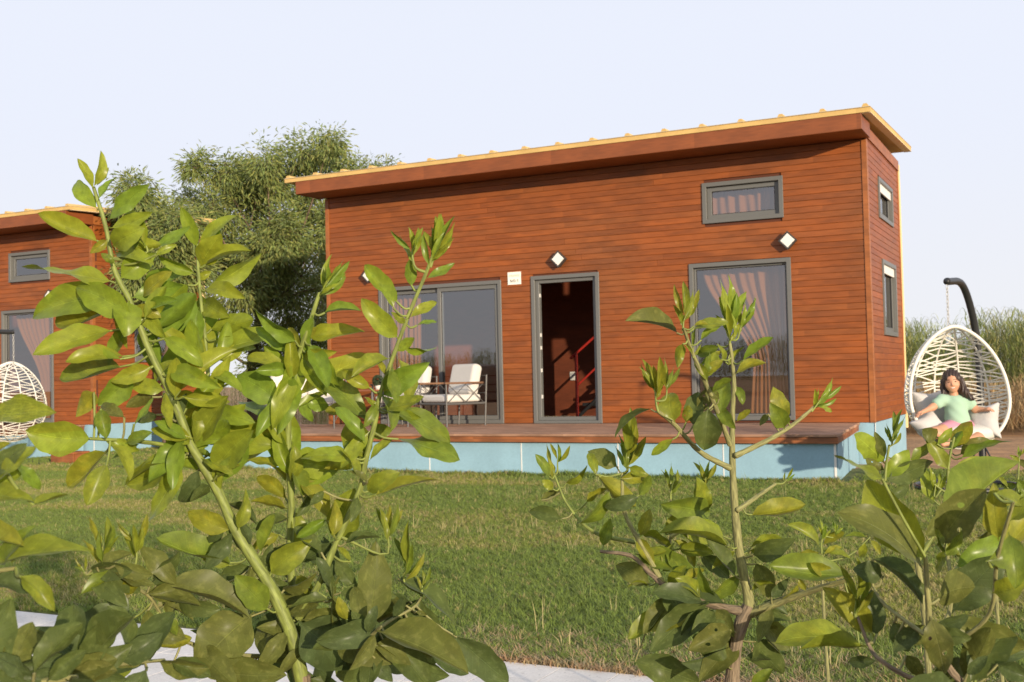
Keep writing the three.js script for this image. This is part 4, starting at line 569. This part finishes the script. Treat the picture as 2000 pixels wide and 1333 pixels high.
  for (const [x0, y0, x1, y1, n, l0, l1, type] of spec.fill || []) { const cand = samples.filter(q => q[0] > x0 - 25 && q[0] < x1 + 25 && q[1] > y0 - 25 && q[1] < y1 + 25);
    for (let i = 0; i < n; i++) { const q = cand.length ? cand[Math.floor(rnd() * cand.length)] : near((x0 + x1) / 2, (y0 + y1) / 2)[1], a = R(x0, x1), b = R(y0, y1), t = Math.atan2(b - q[1], a - q[0]) + R(-0.5, 0.5), l = R(l0, l1), o = R(3, 22); put(q[0] + Math.cos(t) * o, q[1] + Math.sin(t) * o, q[0] + Math.cos(t) * (o + l), q[1] + Math.sin(t) * (o + l) + l * R(-0.05, 0.15), R(0.24, 0.5), type); } }
  const lv = g.children.filter(o => o.name === 'leaf').sort((p, q) => q.scale.y * q.scale.x - p.scale.y * p.scale.x);
  if (lv.length > 300) { // the smallest leaves past 300 form one part
    const rest = lv.slice(300), ms = [...new Set(rest.map(o => o.material))], geos = ms.map(m => mergeGeometries(rest.filter(o => o.material === m).map(o => { o.updateMatrix(); return o.geometry.clone().applyMatrix4(o.matrix); })));
    rest.forEach(o => g.remove(o)); mesh('small_leaves', mergeGeometries(geos, true), ms, g).userData.kind = 'stuff'; }
  return tag(g, label, 'citrus sapling', 'citrus saplings in the foreground');
}
citrus('large bright green citrus sapling filling the left of the view', { depth: 1.55, thin: 0.82,
  stems: [
    { p: [['c', 1690, 1260], ['c', 1620, 960], ['c', 1500, 690], ['c', 1420, 560], ['c', 1310, 380], ['c', 1220, 180], ['b', 1130, 880], ['b', 1070, 780], ['b', 960, 500], ['b', 840, 260], ['a', 720, 960], ['a', 640, 800], ['a', 585, 540], ['a', 520, 330]], r: [0.0125, 0.003], m: 0, d0: 0, d1: -0.05 },
    { p: [['c', 1690, 1200], ['c', 1690, 1240]], r: [0.013, 0.017], m: 2, ground: true },
    { p: [['b', 1110, 840], ['b', 1145, 700], ['b', 1160, 400], ['b', 1150, 240], ['a', 1120, 960], ['a', 1105, 800], ['a', 1100, 650]], r: [0.005, 0.0026], m: 0, d0: 0.02, d1: 0.1 },
    { p: [['c', 1640, 900], ['c', 1620, 500], ['c', 1625, 200], ['d', 165, 1180], ['d', 185, 980], ['d', 225, 780], ['d', 265, 660], ['d', 330, 460]], r: [0.0085, 0.0035], m: 0, d0: 0.05, d1: 0.0 },
    { p: [['e', 60, 1000], ['e', 160, 830], ['e', 260, 600], ['e', 390, 300], ['e', 415, 170], ['d', 620, 1130], ['d', 640, 1010], ['d', 690, 860], ['d', 740, 720], ['d', 800, 560], ['d', 880, 370], ['d', 930, 240]], r: [0.0065, 0.003], m: 0, d0: 0.0, d1: -0.06 },
    { p: [['b', 1060, 800], ['b', 850, 760], ['b', 680, 745], ['b', 500, 735]], r: [0.0045, 0.0028], m: 0, d0: 0, d1: -0.12 },
    { p: [['e', 40, 1120], ['e', 200, 1120], ['e', 400, 1110], ['e', 500, 1040]], r: [0.006, 0.003], m: 1, d0: 0.02, d1: -0.08 },
    { p: [['e', 400, 1110], ['e', 560, 1000], ['e', 680, 930], ['e', 720, 860]], r: [0.004, 0.002], m: 1, d0: -0.05, d1: 0.05 },
    { p: [['c', 1660, 1100], ['c', 1300, 1080], ['c', 980, 980], ['c', 830, 760], ['c', 620, 640]], r: [0.005, 0.0025], m: 1, d0: 0.05, d1: -0.1 },
  ],
  leaves: [
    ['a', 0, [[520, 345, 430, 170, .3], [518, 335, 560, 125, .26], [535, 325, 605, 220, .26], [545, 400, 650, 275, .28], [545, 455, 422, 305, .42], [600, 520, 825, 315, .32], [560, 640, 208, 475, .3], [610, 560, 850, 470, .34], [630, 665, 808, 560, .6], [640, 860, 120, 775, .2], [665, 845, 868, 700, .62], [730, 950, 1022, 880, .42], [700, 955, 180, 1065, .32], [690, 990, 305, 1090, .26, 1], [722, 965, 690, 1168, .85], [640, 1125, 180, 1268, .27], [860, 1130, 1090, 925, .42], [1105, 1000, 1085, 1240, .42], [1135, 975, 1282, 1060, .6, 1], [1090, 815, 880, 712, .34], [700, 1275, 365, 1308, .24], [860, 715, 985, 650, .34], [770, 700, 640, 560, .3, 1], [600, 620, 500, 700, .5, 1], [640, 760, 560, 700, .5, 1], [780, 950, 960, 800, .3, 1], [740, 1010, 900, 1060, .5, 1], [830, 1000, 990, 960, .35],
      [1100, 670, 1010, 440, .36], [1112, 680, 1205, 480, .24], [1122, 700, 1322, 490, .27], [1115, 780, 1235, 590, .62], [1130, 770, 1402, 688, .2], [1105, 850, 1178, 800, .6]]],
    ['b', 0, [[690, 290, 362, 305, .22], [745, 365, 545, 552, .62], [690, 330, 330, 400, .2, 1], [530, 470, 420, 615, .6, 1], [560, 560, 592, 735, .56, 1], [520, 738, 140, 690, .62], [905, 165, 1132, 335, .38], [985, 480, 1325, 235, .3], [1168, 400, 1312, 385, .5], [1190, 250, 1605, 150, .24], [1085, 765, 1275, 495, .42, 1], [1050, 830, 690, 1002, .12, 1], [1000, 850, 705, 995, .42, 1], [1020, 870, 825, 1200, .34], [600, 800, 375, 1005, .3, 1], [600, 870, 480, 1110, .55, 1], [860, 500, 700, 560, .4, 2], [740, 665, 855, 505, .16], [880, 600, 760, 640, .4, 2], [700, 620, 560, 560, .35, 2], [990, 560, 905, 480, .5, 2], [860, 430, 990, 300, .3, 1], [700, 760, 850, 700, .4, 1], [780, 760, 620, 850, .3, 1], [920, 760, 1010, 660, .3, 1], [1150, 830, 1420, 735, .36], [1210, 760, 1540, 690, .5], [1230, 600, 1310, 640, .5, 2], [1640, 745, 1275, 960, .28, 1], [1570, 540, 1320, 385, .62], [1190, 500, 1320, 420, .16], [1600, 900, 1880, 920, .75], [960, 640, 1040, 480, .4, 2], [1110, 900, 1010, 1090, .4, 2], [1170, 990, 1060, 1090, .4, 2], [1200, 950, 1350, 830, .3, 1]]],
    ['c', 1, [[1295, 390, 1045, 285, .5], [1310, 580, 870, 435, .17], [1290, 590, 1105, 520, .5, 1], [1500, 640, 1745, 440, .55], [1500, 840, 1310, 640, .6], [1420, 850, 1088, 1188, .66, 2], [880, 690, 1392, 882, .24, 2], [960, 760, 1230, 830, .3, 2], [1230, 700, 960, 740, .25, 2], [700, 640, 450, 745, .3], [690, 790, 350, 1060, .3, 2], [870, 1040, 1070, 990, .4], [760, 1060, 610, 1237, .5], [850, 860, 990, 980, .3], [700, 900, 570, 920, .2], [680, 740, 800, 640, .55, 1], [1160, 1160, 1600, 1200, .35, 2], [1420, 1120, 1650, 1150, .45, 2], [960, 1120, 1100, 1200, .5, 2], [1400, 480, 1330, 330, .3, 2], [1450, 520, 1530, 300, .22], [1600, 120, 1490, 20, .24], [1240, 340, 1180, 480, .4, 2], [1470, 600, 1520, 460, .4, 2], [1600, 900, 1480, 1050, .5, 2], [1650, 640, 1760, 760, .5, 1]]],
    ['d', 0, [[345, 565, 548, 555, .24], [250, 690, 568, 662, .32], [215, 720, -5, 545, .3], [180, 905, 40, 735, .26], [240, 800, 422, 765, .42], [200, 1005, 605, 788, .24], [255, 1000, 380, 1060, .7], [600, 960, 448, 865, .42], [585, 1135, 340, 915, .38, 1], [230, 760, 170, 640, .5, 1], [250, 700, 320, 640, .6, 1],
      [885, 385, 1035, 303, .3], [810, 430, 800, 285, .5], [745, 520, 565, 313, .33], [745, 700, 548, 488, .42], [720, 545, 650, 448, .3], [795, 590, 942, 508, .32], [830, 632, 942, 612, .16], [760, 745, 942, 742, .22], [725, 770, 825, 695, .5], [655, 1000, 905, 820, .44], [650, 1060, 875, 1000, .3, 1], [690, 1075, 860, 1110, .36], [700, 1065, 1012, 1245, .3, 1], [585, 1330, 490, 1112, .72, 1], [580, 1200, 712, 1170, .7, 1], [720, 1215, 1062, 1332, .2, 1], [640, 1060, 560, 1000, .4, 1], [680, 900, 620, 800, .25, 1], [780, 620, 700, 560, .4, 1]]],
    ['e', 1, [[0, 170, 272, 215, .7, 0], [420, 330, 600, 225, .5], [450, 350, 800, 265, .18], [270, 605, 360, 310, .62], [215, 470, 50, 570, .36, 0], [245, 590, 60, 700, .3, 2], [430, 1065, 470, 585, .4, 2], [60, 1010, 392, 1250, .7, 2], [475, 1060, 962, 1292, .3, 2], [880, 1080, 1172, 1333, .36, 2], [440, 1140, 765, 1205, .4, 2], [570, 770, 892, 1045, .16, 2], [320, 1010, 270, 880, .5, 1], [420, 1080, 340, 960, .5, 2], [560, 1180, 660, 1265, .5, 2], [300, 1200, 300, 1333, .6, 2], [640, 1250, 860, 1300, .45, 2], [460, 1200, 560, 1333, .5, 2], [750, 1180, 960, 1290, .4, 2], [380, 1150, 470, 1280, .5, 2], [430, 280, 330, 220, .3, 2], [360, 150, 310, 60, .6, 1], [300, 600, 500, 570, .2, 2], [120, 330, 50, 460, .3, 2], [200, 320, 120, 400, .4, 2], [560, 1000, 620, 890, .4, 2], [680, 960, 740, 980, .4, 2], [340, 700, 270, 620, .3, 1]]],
  ],
  shoots: [['d', 320, 490, 0.55, -0.85, 10, 190, 0], ['d', 905, 330, 0.3, -1, 13, 210, 0], ['d', 830, 330, -0.2, -1, 5, 190, 0], ['e', 530, 660, 0.05, -1, 5, 200, 1], ['e', 620, 810, 0.15, -1, 7, 210, 1], ['e', 710, 880, 0.1, -1, 4, 110, 1], ['e', 240, 900, -0.1, -1, 5, 140, 2], ['c', 570, 600, 0, -1, 6, 230, 1], ['c', 760, 560, -0.1, -1, 5, 240, 1], ['a', 820, 700, -0.1, -1, 2, 80, 0], ['c', 480, 640, -0.6, -1, 3, 110, 1]],
  fill: [[560, 960, 720, 1240, 16, 45, 95, 2], [640, 1160, 900, 1330, 22, 80, 140, 2], [380, 1180, 640, 1330, 12, 80, 135, 2], [420, 1000, 560, 1200, 10, 45, 90, 2], [380, 640, 520, 900, 8, 40, 80, 1], [150, 540, 460, 720, 22, 80, 130, 0], [180, 720, 440, 920, 18, 70, 120, 0], [430, 660, 560, 960, 16, 65, 115, 0], [640, 700, 780, 960, 10, 55, 95, 1], [460, 900, 640, 1080, 10, 60, 100, 1], [300, 1050, 480, 1200, 8, 60, 100, 2], [200, 380, 330, 560, 5, 60, 100, 0], [330, 620, 700, 900, 22, 70, 125, 0], [180, 1080, 460, 1333, 14, 75, 125, 2], [560, 620, 760, 860, 8, 60, 100, 0]],
});
citrus('thin-stemmed citrus sapling before the tall window, half its leaves eaten', { depth: 1.95,
  stems: [
    { p: [['g', 925, 670], ['g', 885, 770], ['g', 860, 980]], r: [0.0115, 0.017], m: 2, ground: true },
    { p: [['g', 925, 690], ['g', 925, 640], ['g', 903, 540], ['g', 885, 430], ['g', 872, 300], ['g', 862, 120], ['f', 1325, 660], ['f', 1335, 470], ['f', 1325, 330], ['f', 1310, 220]], r: [0.0095, 0.0032], m: 1, d0: 0, d1: 0.02 },
    { p: [['f', 1312, 970], ['f', 1130, 870], ['f', 970, 700], ['f', 880, 630]], r: [0.0055, 0.0035], m: 1, d0: 0, d1: -0.06 },
    { p: [['f', 1345, 895], ['f', 1560, 790], ['f', 1700, 700], ['f', 1830, 590]], r: [0.0055, 0.003], m: 1, d0: 0, d1: 0.1 },
    { p: [['f', 1312, 830], ['f', 1240, 640], ['f', 1170, 470], ['f', 1070, 240], ['f', 1035, 130]], r: [0.005, 0.003], m: 1, d0: 0, d1: -0.1 },
    { p: [['g', 925, 700], ['g', 1080, 640], ['g', 1200, 600], ['g', 1330, 560]], r: [0.0085, 0.0035], m: 1, d0: 0, d1: -0.12 },
    { p: [['g', 905, 692], ['g', 770, 660], ['g', 640, 620], ['g', 540, 540], ['g', 470, 475], ['g', 345, 455]], r: [0.0085, 0.003], m: 2, d0: 0, d1: 0.1 },
    { p: [['g', 880, 295], ['g', 960, 240], ['g', 1030, 192]], r: [0.005, 0.0028], m: 1, d0: 0, d1: 0.08 },
    { p: [['g', 600, 600], ['g', 500, 420], ['g', 440, 300], ['g', 430, 150]], r: [0.006, 0.003], m: 1, d0: 0.05, d1: 0.12 },
    { p: [['g', 480, 420], ['g', 320, 380], ['g', 215, 270], ['g', 160, 140]], r: [0.0045, 0.002], m: 0, d0: 0.1, d1: 0.2 },
    { p: [['g', 560, 550], ['g', 620, 400], ['g', 620, 250]], r: [0.004, 0.002], m: 1, d0: 0.08, d1: 0.16 },
    { p: [['g', 620, 400], ['g', 720, 330], ['g', 755, 230]], r: [0.004, 0.002], m: 1, d0: 0.1, d1: 0.16 },
  ],
  leaves: [
    ['f', 1, [[1010, 160, 680, 85, .15, 2], [1080, 135, 1302, 92, .26, 1], [1130, 205, 1260, 110, .26, 0], [1380, 330, 1572, 182, .26, 0], [1340, 405, 1530, 338, .3], [1255, 640, 1290, 430, .5, 1], [1180, 450, 1095, 335, .4], [1160, 430, 1230, 270, .36], [1182, 600, 1155, 862, .62, 2], [1090, 720, 1120, 510, .5, 2], [980, 695, 955, 515, .85], [1045, 700, 1060, 590, .6], [850, 605, 618, 790, .1, 2], [975, 790, 838, 892, .36, 0], [640, 965, 456, 868, .55, 2], [320, 1065, 452, 950, .33], [250, 1100, 180, 1040, .7, 0], [230, 1030, 140, 885, .33], [245, 1040, 208, 818, .18, 1], [170, 1165, 305, 1105, .3, 2], [510, 1010, 745, 1200, .4, 1], [440, 1180, 600, 1090, .28, 1], [1660, 690, 1570, 478, .55], [1640, 735, 1550, 575, .62, 1], [1545, 640, 1490, 715, .4, 2], [1350, 690, 1435, 618, .42], [1280, 330, 1230, 220, .3, 1], [1200, 520, 1320, 430, .3, 1], [1150, 400, 1270, 320, .5, 1], [1250, 560, 1150, 470, .4, 2], [1300, 350, 1400, 240, .3, 1], [1840, 600, 1925, 630, .2, 0], [700, 960, 810, 1010, .6], [760, 1140, 830, 1010, .5, 1], [1130, 640, 1190, 480, .5, 2]]],
    ['g', 1, [[785, 310, 580, 270, .48], [770, 300, 720, 165, .5], [925, 315, 1148, 272, .28, 1], [860, 440, 575, 385, .13], [790, 345, 610, 360, .36, 0], [1322, 548, 1005, 510, .36], [935, 470, 1110, 405, .4, 2], [950, 495, 1015, 645, .5, 2], [480, 465, 715, 540, .42], [600, 430, 598, 512, .4, 0], [770, 655, 540, 850, .42, 2], [605, 672, 455, 800, .32], [895, 545, 765, 640, .4, 1], [880, 740, 815, 900, .4, 2], [945, 800, 1060, 935, .5, 2], [465, 880, 745, 975, .4, 2], [930, 975, 1020, 915, .5, 1], [1380, 835, 1028, 815, .22], [355, 440, 385, 325, .5], [545, 590, 405, 510, .5, 2], [540, 590, 450, 600, .25, 1], [720, 640, 690, 560, .3], [880, 560, 755, 395, .2, 2], [730, 460, 850, 560, .4, 2], [330, 160, 300, 70, .4], [420, 170, 535, 155, .5, 1], [500, 240, 360, 280, .4, 2], [250, 350, 380, 220, .24, 1], [200, 330, 65, 300, .4, 2], [840, 660, 640, 650, .3, 2], [700, 700, 540, 770, .4, 1], [1150, 610, 1120, 560, .5], [1010, 640, 1080, 560, .4, 2], [830, 400, 740, 330, .3, 0], [680, 560, 600, 460, .4, 1], [500, 400, 540, 290, .5, 1], [590, 380, 690, 290, .5, 1], [860, 920, 780, 860, .4, 2]]],
  ],
  shoots: [['f', 1030, 150, 0.05, -1, 9, 200, 1], ['f', 1310, 220, 0, -1, 14, 260, 0], ['f', 1350, 200, 0.3, -1, 8, 200, 0], ['f', 870, 600, -0.1, -1, 7, 230, 1], ['f', 920, 560, 0.15, -1, 4, 170, 1], ['f', 690, 1000, 0.05, -1, 11, 260, 1], ['f', 270, 1000, 0.05, -1, 3, 160, 1], ['f', 1800, 630, 0.6, -0.8, 6, 180, 0], ['g', 620, 240, 0.05, -1, 5, 110, 1], ['g', 755, 220, 0.05, -1, 5, 110, 1], ['g', 1060, 190, 0.5, -0.6, 4, 55, 0], ['f', 1090, 310, 0.0, -1, 4, 140, 1]],
  fill: [[1230, 1000, 1420, 1180, 14, 40, 80, 1], [1240, 1160, 1430, 1330, 16, 60, 110, 2], [1460, 1200, 1620, 1330, 6, 50, 90, 2], [1340, 640, 1430, 820, 8, 30, 60, 1], [1460, 1080, 1640, 1160, 6, 40, 75, 1]],
});
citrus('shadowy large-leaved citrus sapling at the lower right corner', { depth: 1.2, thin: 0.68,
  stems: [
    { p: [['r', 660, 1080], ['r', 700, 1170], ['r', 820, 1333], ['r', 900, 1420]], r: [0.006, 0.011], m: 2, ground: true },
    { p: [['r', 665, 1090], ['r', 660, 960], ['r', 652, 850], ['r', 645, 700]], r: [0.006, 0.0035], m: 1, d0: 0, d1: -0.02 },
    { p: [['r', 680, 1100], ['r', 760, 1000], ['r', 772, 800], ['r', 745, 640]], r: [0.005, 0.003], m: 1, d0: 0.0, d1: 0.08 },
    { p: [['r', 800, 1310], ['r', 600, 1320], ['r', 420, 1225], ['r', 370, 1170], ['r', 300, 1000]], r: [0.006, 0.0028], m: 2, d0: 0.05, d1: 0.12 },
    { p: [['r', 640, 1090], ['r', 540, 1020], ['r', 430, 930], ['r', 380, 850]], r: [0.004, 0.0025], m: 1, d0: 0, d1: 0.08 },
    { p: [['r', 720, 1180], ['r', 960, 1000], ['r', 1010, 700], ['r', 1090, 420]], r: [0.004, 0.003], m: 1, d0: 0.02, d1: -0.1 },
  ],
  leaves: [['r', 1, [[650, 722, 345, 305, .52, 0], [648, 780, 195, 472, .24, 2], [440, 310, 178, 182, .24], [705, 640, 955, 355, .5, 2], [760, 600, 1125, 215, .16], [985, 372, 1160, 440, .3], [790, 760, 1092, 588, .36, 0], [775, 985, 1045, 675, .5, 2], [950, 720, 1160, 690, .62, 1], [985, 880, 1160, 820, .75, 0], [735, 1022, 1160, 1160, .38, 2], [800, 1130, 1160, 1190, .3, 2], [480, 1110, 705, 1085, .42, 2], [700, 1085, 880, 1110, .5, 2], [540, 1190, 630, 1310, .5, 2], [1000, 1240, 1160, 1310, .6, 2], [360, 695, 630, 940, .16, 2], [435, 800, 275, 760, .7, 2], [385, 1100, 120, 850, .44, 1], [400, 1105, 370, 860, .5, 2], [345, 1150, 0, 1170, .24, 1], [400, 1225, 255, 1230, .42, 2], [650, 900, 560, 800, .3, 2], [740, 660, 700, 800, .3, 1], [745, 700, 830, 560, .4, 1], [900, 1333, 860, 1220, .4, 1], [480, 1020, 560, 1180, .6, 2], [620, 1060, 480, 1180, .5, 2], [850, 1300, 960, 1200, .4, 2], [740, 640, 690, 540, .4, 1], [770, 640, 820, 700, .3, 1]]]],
  shoots: [['r', 290, 1010, 0.05, -1, 7, 220, 1], ['r', 750, 690, 0, -1, 6, 150, 1]],
  fill: [[1780, 1180, 2040, 1400, 8, 90, 150, 2], [1960, 900, 2060, 1120, 4, 90, 150, 1]],
});
citrus('two-stemmed young citrus sapling in front of the occupied egg chair', { depth: 2.4,
  stems: [
    { p: [['r', 600, 700], ['r', 640, 1000]], r: [0.006, 0.009], m: 1, ground: true },
    { p: [['r', 605, 720], ['r', 450, 420], ['r', 440, 290], ['r', 460, 130]], r: [0.0055, 0.0028], m: 0 },
    { p: [['r', 605, 720], ['r', 740, 480], ['r', 760, 360], ['r', 760, 240], ['r', 790, 90]], r: [0.0055, 0.0028], m: 0 },
    { p: [['r', 760, 380], ['r', 690, 330]], r: [0.003, 0.002], m: 0 },
  ],
  leaves: [['r', 1, [[440, 225, 282, 75, .5, 0], [440, 200, 385, 60, .35, 2], [440, 300, 562, 155, .55, 0], [445, 320, 685, 215, .36, 2], [560, 210, 695, 125, .36, 1], [765, 260, 640, 85, .42, 1], [770, 150, 880, 10, .55, 1], [705, 90, 628, 48, .8, 2], [765, 165, 832, 58, .42, 0], [815, 200, 1085, 112, .17, 0], [815, 180, 975, 105, .46, 2], [762, 310, 932, 192, .36, 0], [700, 130, 780, 40, .4, 0], [690, 420, 645, 255, .5, 0], [440, 260, 340, 200, .4, 2], [450, 400, 560, 330, .4, 2], [640, 650, 470, 600, .4, 2], [640, 600, 800, 480, .4, 2], [700, 560, 840, 420, .4, 2], [520, 560, 400, 500, .4, 1]]]],
  shoots: [['r', 470, 140, 0.15, -1, 7, 140, 1], ['r', 690, 400, 0.1, -1, 4, 150, 0]],
});
citrus('pale small-leaved citrus sapling at the right edge by the egg chair stand', { depth: 2.9,
  stems: [{ p: [['r', 1060, 460], ['r', 1000, 560], ['r', 1000, 800]], r: [0.004, 0.007], m: 1, ground: true }, { p: [['r', 1060, 470], ['r', 1110, 330], ['r', 1120, 200]], r: [0.0035, 0.002], m: 0 }, { p: [['r', 1000, 530], ['r', 1100, 600], ['r', 1180, 560]], r: [0.0035, 0.002], m: 0 }],
  leaves: [['r', 1, [[1110, 330, 1040, 350, .6], [1110, 300, 1160, 380, .6], [1120, 220, 1070, 180, .4], [1120, 200, 1170, 250, .5, 2], [1050, 480, 990, 520, .6], [1060, 470, 1110, 520, .6], [1100, 600, 1060, 540, .5], [1150, 570, 1150, 480, .5], [1000, 540, 900, 600, .3, 2], [1080, 420, 1010, 440, .5], [1090, 400, 1150, 440, .5], [1000, 600, 940, 480, .3]]]],
  shoots: [['r', 1120, 210, 0, -1, 4, 60, 0]], fill: [[1940, 920, 2040, 1060, 10, 22, 42, 1]],
});
citrus('little pale citrus shoot on lawn behind the thin-stemmed sapling', { depth: 3.0,
  stems: [{ p: [['g', 1210, 480], ['g', 1215, 620]], r: [0.004, 0.006], m: 1, ground: true }, { p: [['g', 1212, 500], ['g', 1210, 420], ['g', 1215, 380]], r: [0.003, 0.002], m: 0 }, { p: [['g', 1212, 500], ['g', 1320, 470], ['g', 1400, 400]], r: [0.003, 0.002], m: 0 }],
  leaves: [['g', 1, [[1205, 440, 1075, 350, .3], [1215, 430, 1300, 380, .4], [1215, 450, 1330, 490, .3], [1205, 460, 1110, 480, .36], [1380, 420, 1360, 480, .5, 0], [1390, 400, 1300, 400, .3], [1215, 470, 1290, 440, .3], [1400, 410, 1440, 470, .4]]]],
  shoots: [['g', 1212, 420, 0.1, -1, 5, 75, 0], ['g', 1260, 400, 0.2, -1, 4, 60, 0]],
});
citrus('out-of-focus citrus sapling cut off by the left edge', { depth: 0.95,
  stems: [{ p: [['p', -90, 700], ['p', -80, 1000], ['p', -60, 1333]], r: [0.004, 0.008], m: 1, ground: true }, { p: [['p', -82, 950], ['p', -20, 900], ['p', 10, 880]], r: [0.003, 0.002], m: 0 }, { p: [['p', -65, 1280], ['p', 40, 1330], ['p', 150, 1325]], r: [0.004, 0.003], m: 1 }, { p: [['p', -75, 1150], ['p', -20, 1120], ['p', 30, 1110]], r: [0.003, 0.002], m: 1 }, { p: [['p', 100, 1328], ['p', 220, 1300], ['p', 320, 1290]], r: [0.003, 0.002], m: 1, d0: 0.1, d1: 0.25 }],
  leaves: [['b', 1, [[-120, 690, 315, 590, .3], [-60, 960, 150, 760, .3, 2], [-30, 990, 200, 780, .28, 1], [-40, 1010, 140, 910, .4, 0], [80, 870, 225, 1020, .3, 0], [-80, 830, 60, 760, .4, 1]]],
    ['c', 1, [[-180, 215, 195, 230, .3], [-150, 620, 520, 515, .2], [-160, 420, 135, 480, .34], [-120, 690, 215, 745, .26, 2], [-100, 1237, 60, 770, .5, 2], [20, 1200, 180, 900, .5, 2], [80, 1140, 360, 1090, .3, 2], [330, 1230, 655, 1110, .44, 2], [100, 1230, 360, 1180, .4, 2], [-60, 1100, 140, 1250, .5, 2], [260, 1237, 480, 1060, .4, 2], [170, 250, 380, 190, .24, 1]]]],
  fill: [[-40, 1220, 230, 1400, 14, 90, 160, 2], [120, 1230, 400, 1340, 12, 80, 130, 2], [-40, 1000, 40, 1180, 3, 80, 130, 1]],
});
scene.traverse(o => { if (o.isMesh) o.castShadow = o.receiveShadow = true; });
renderer.render(scene, camera);
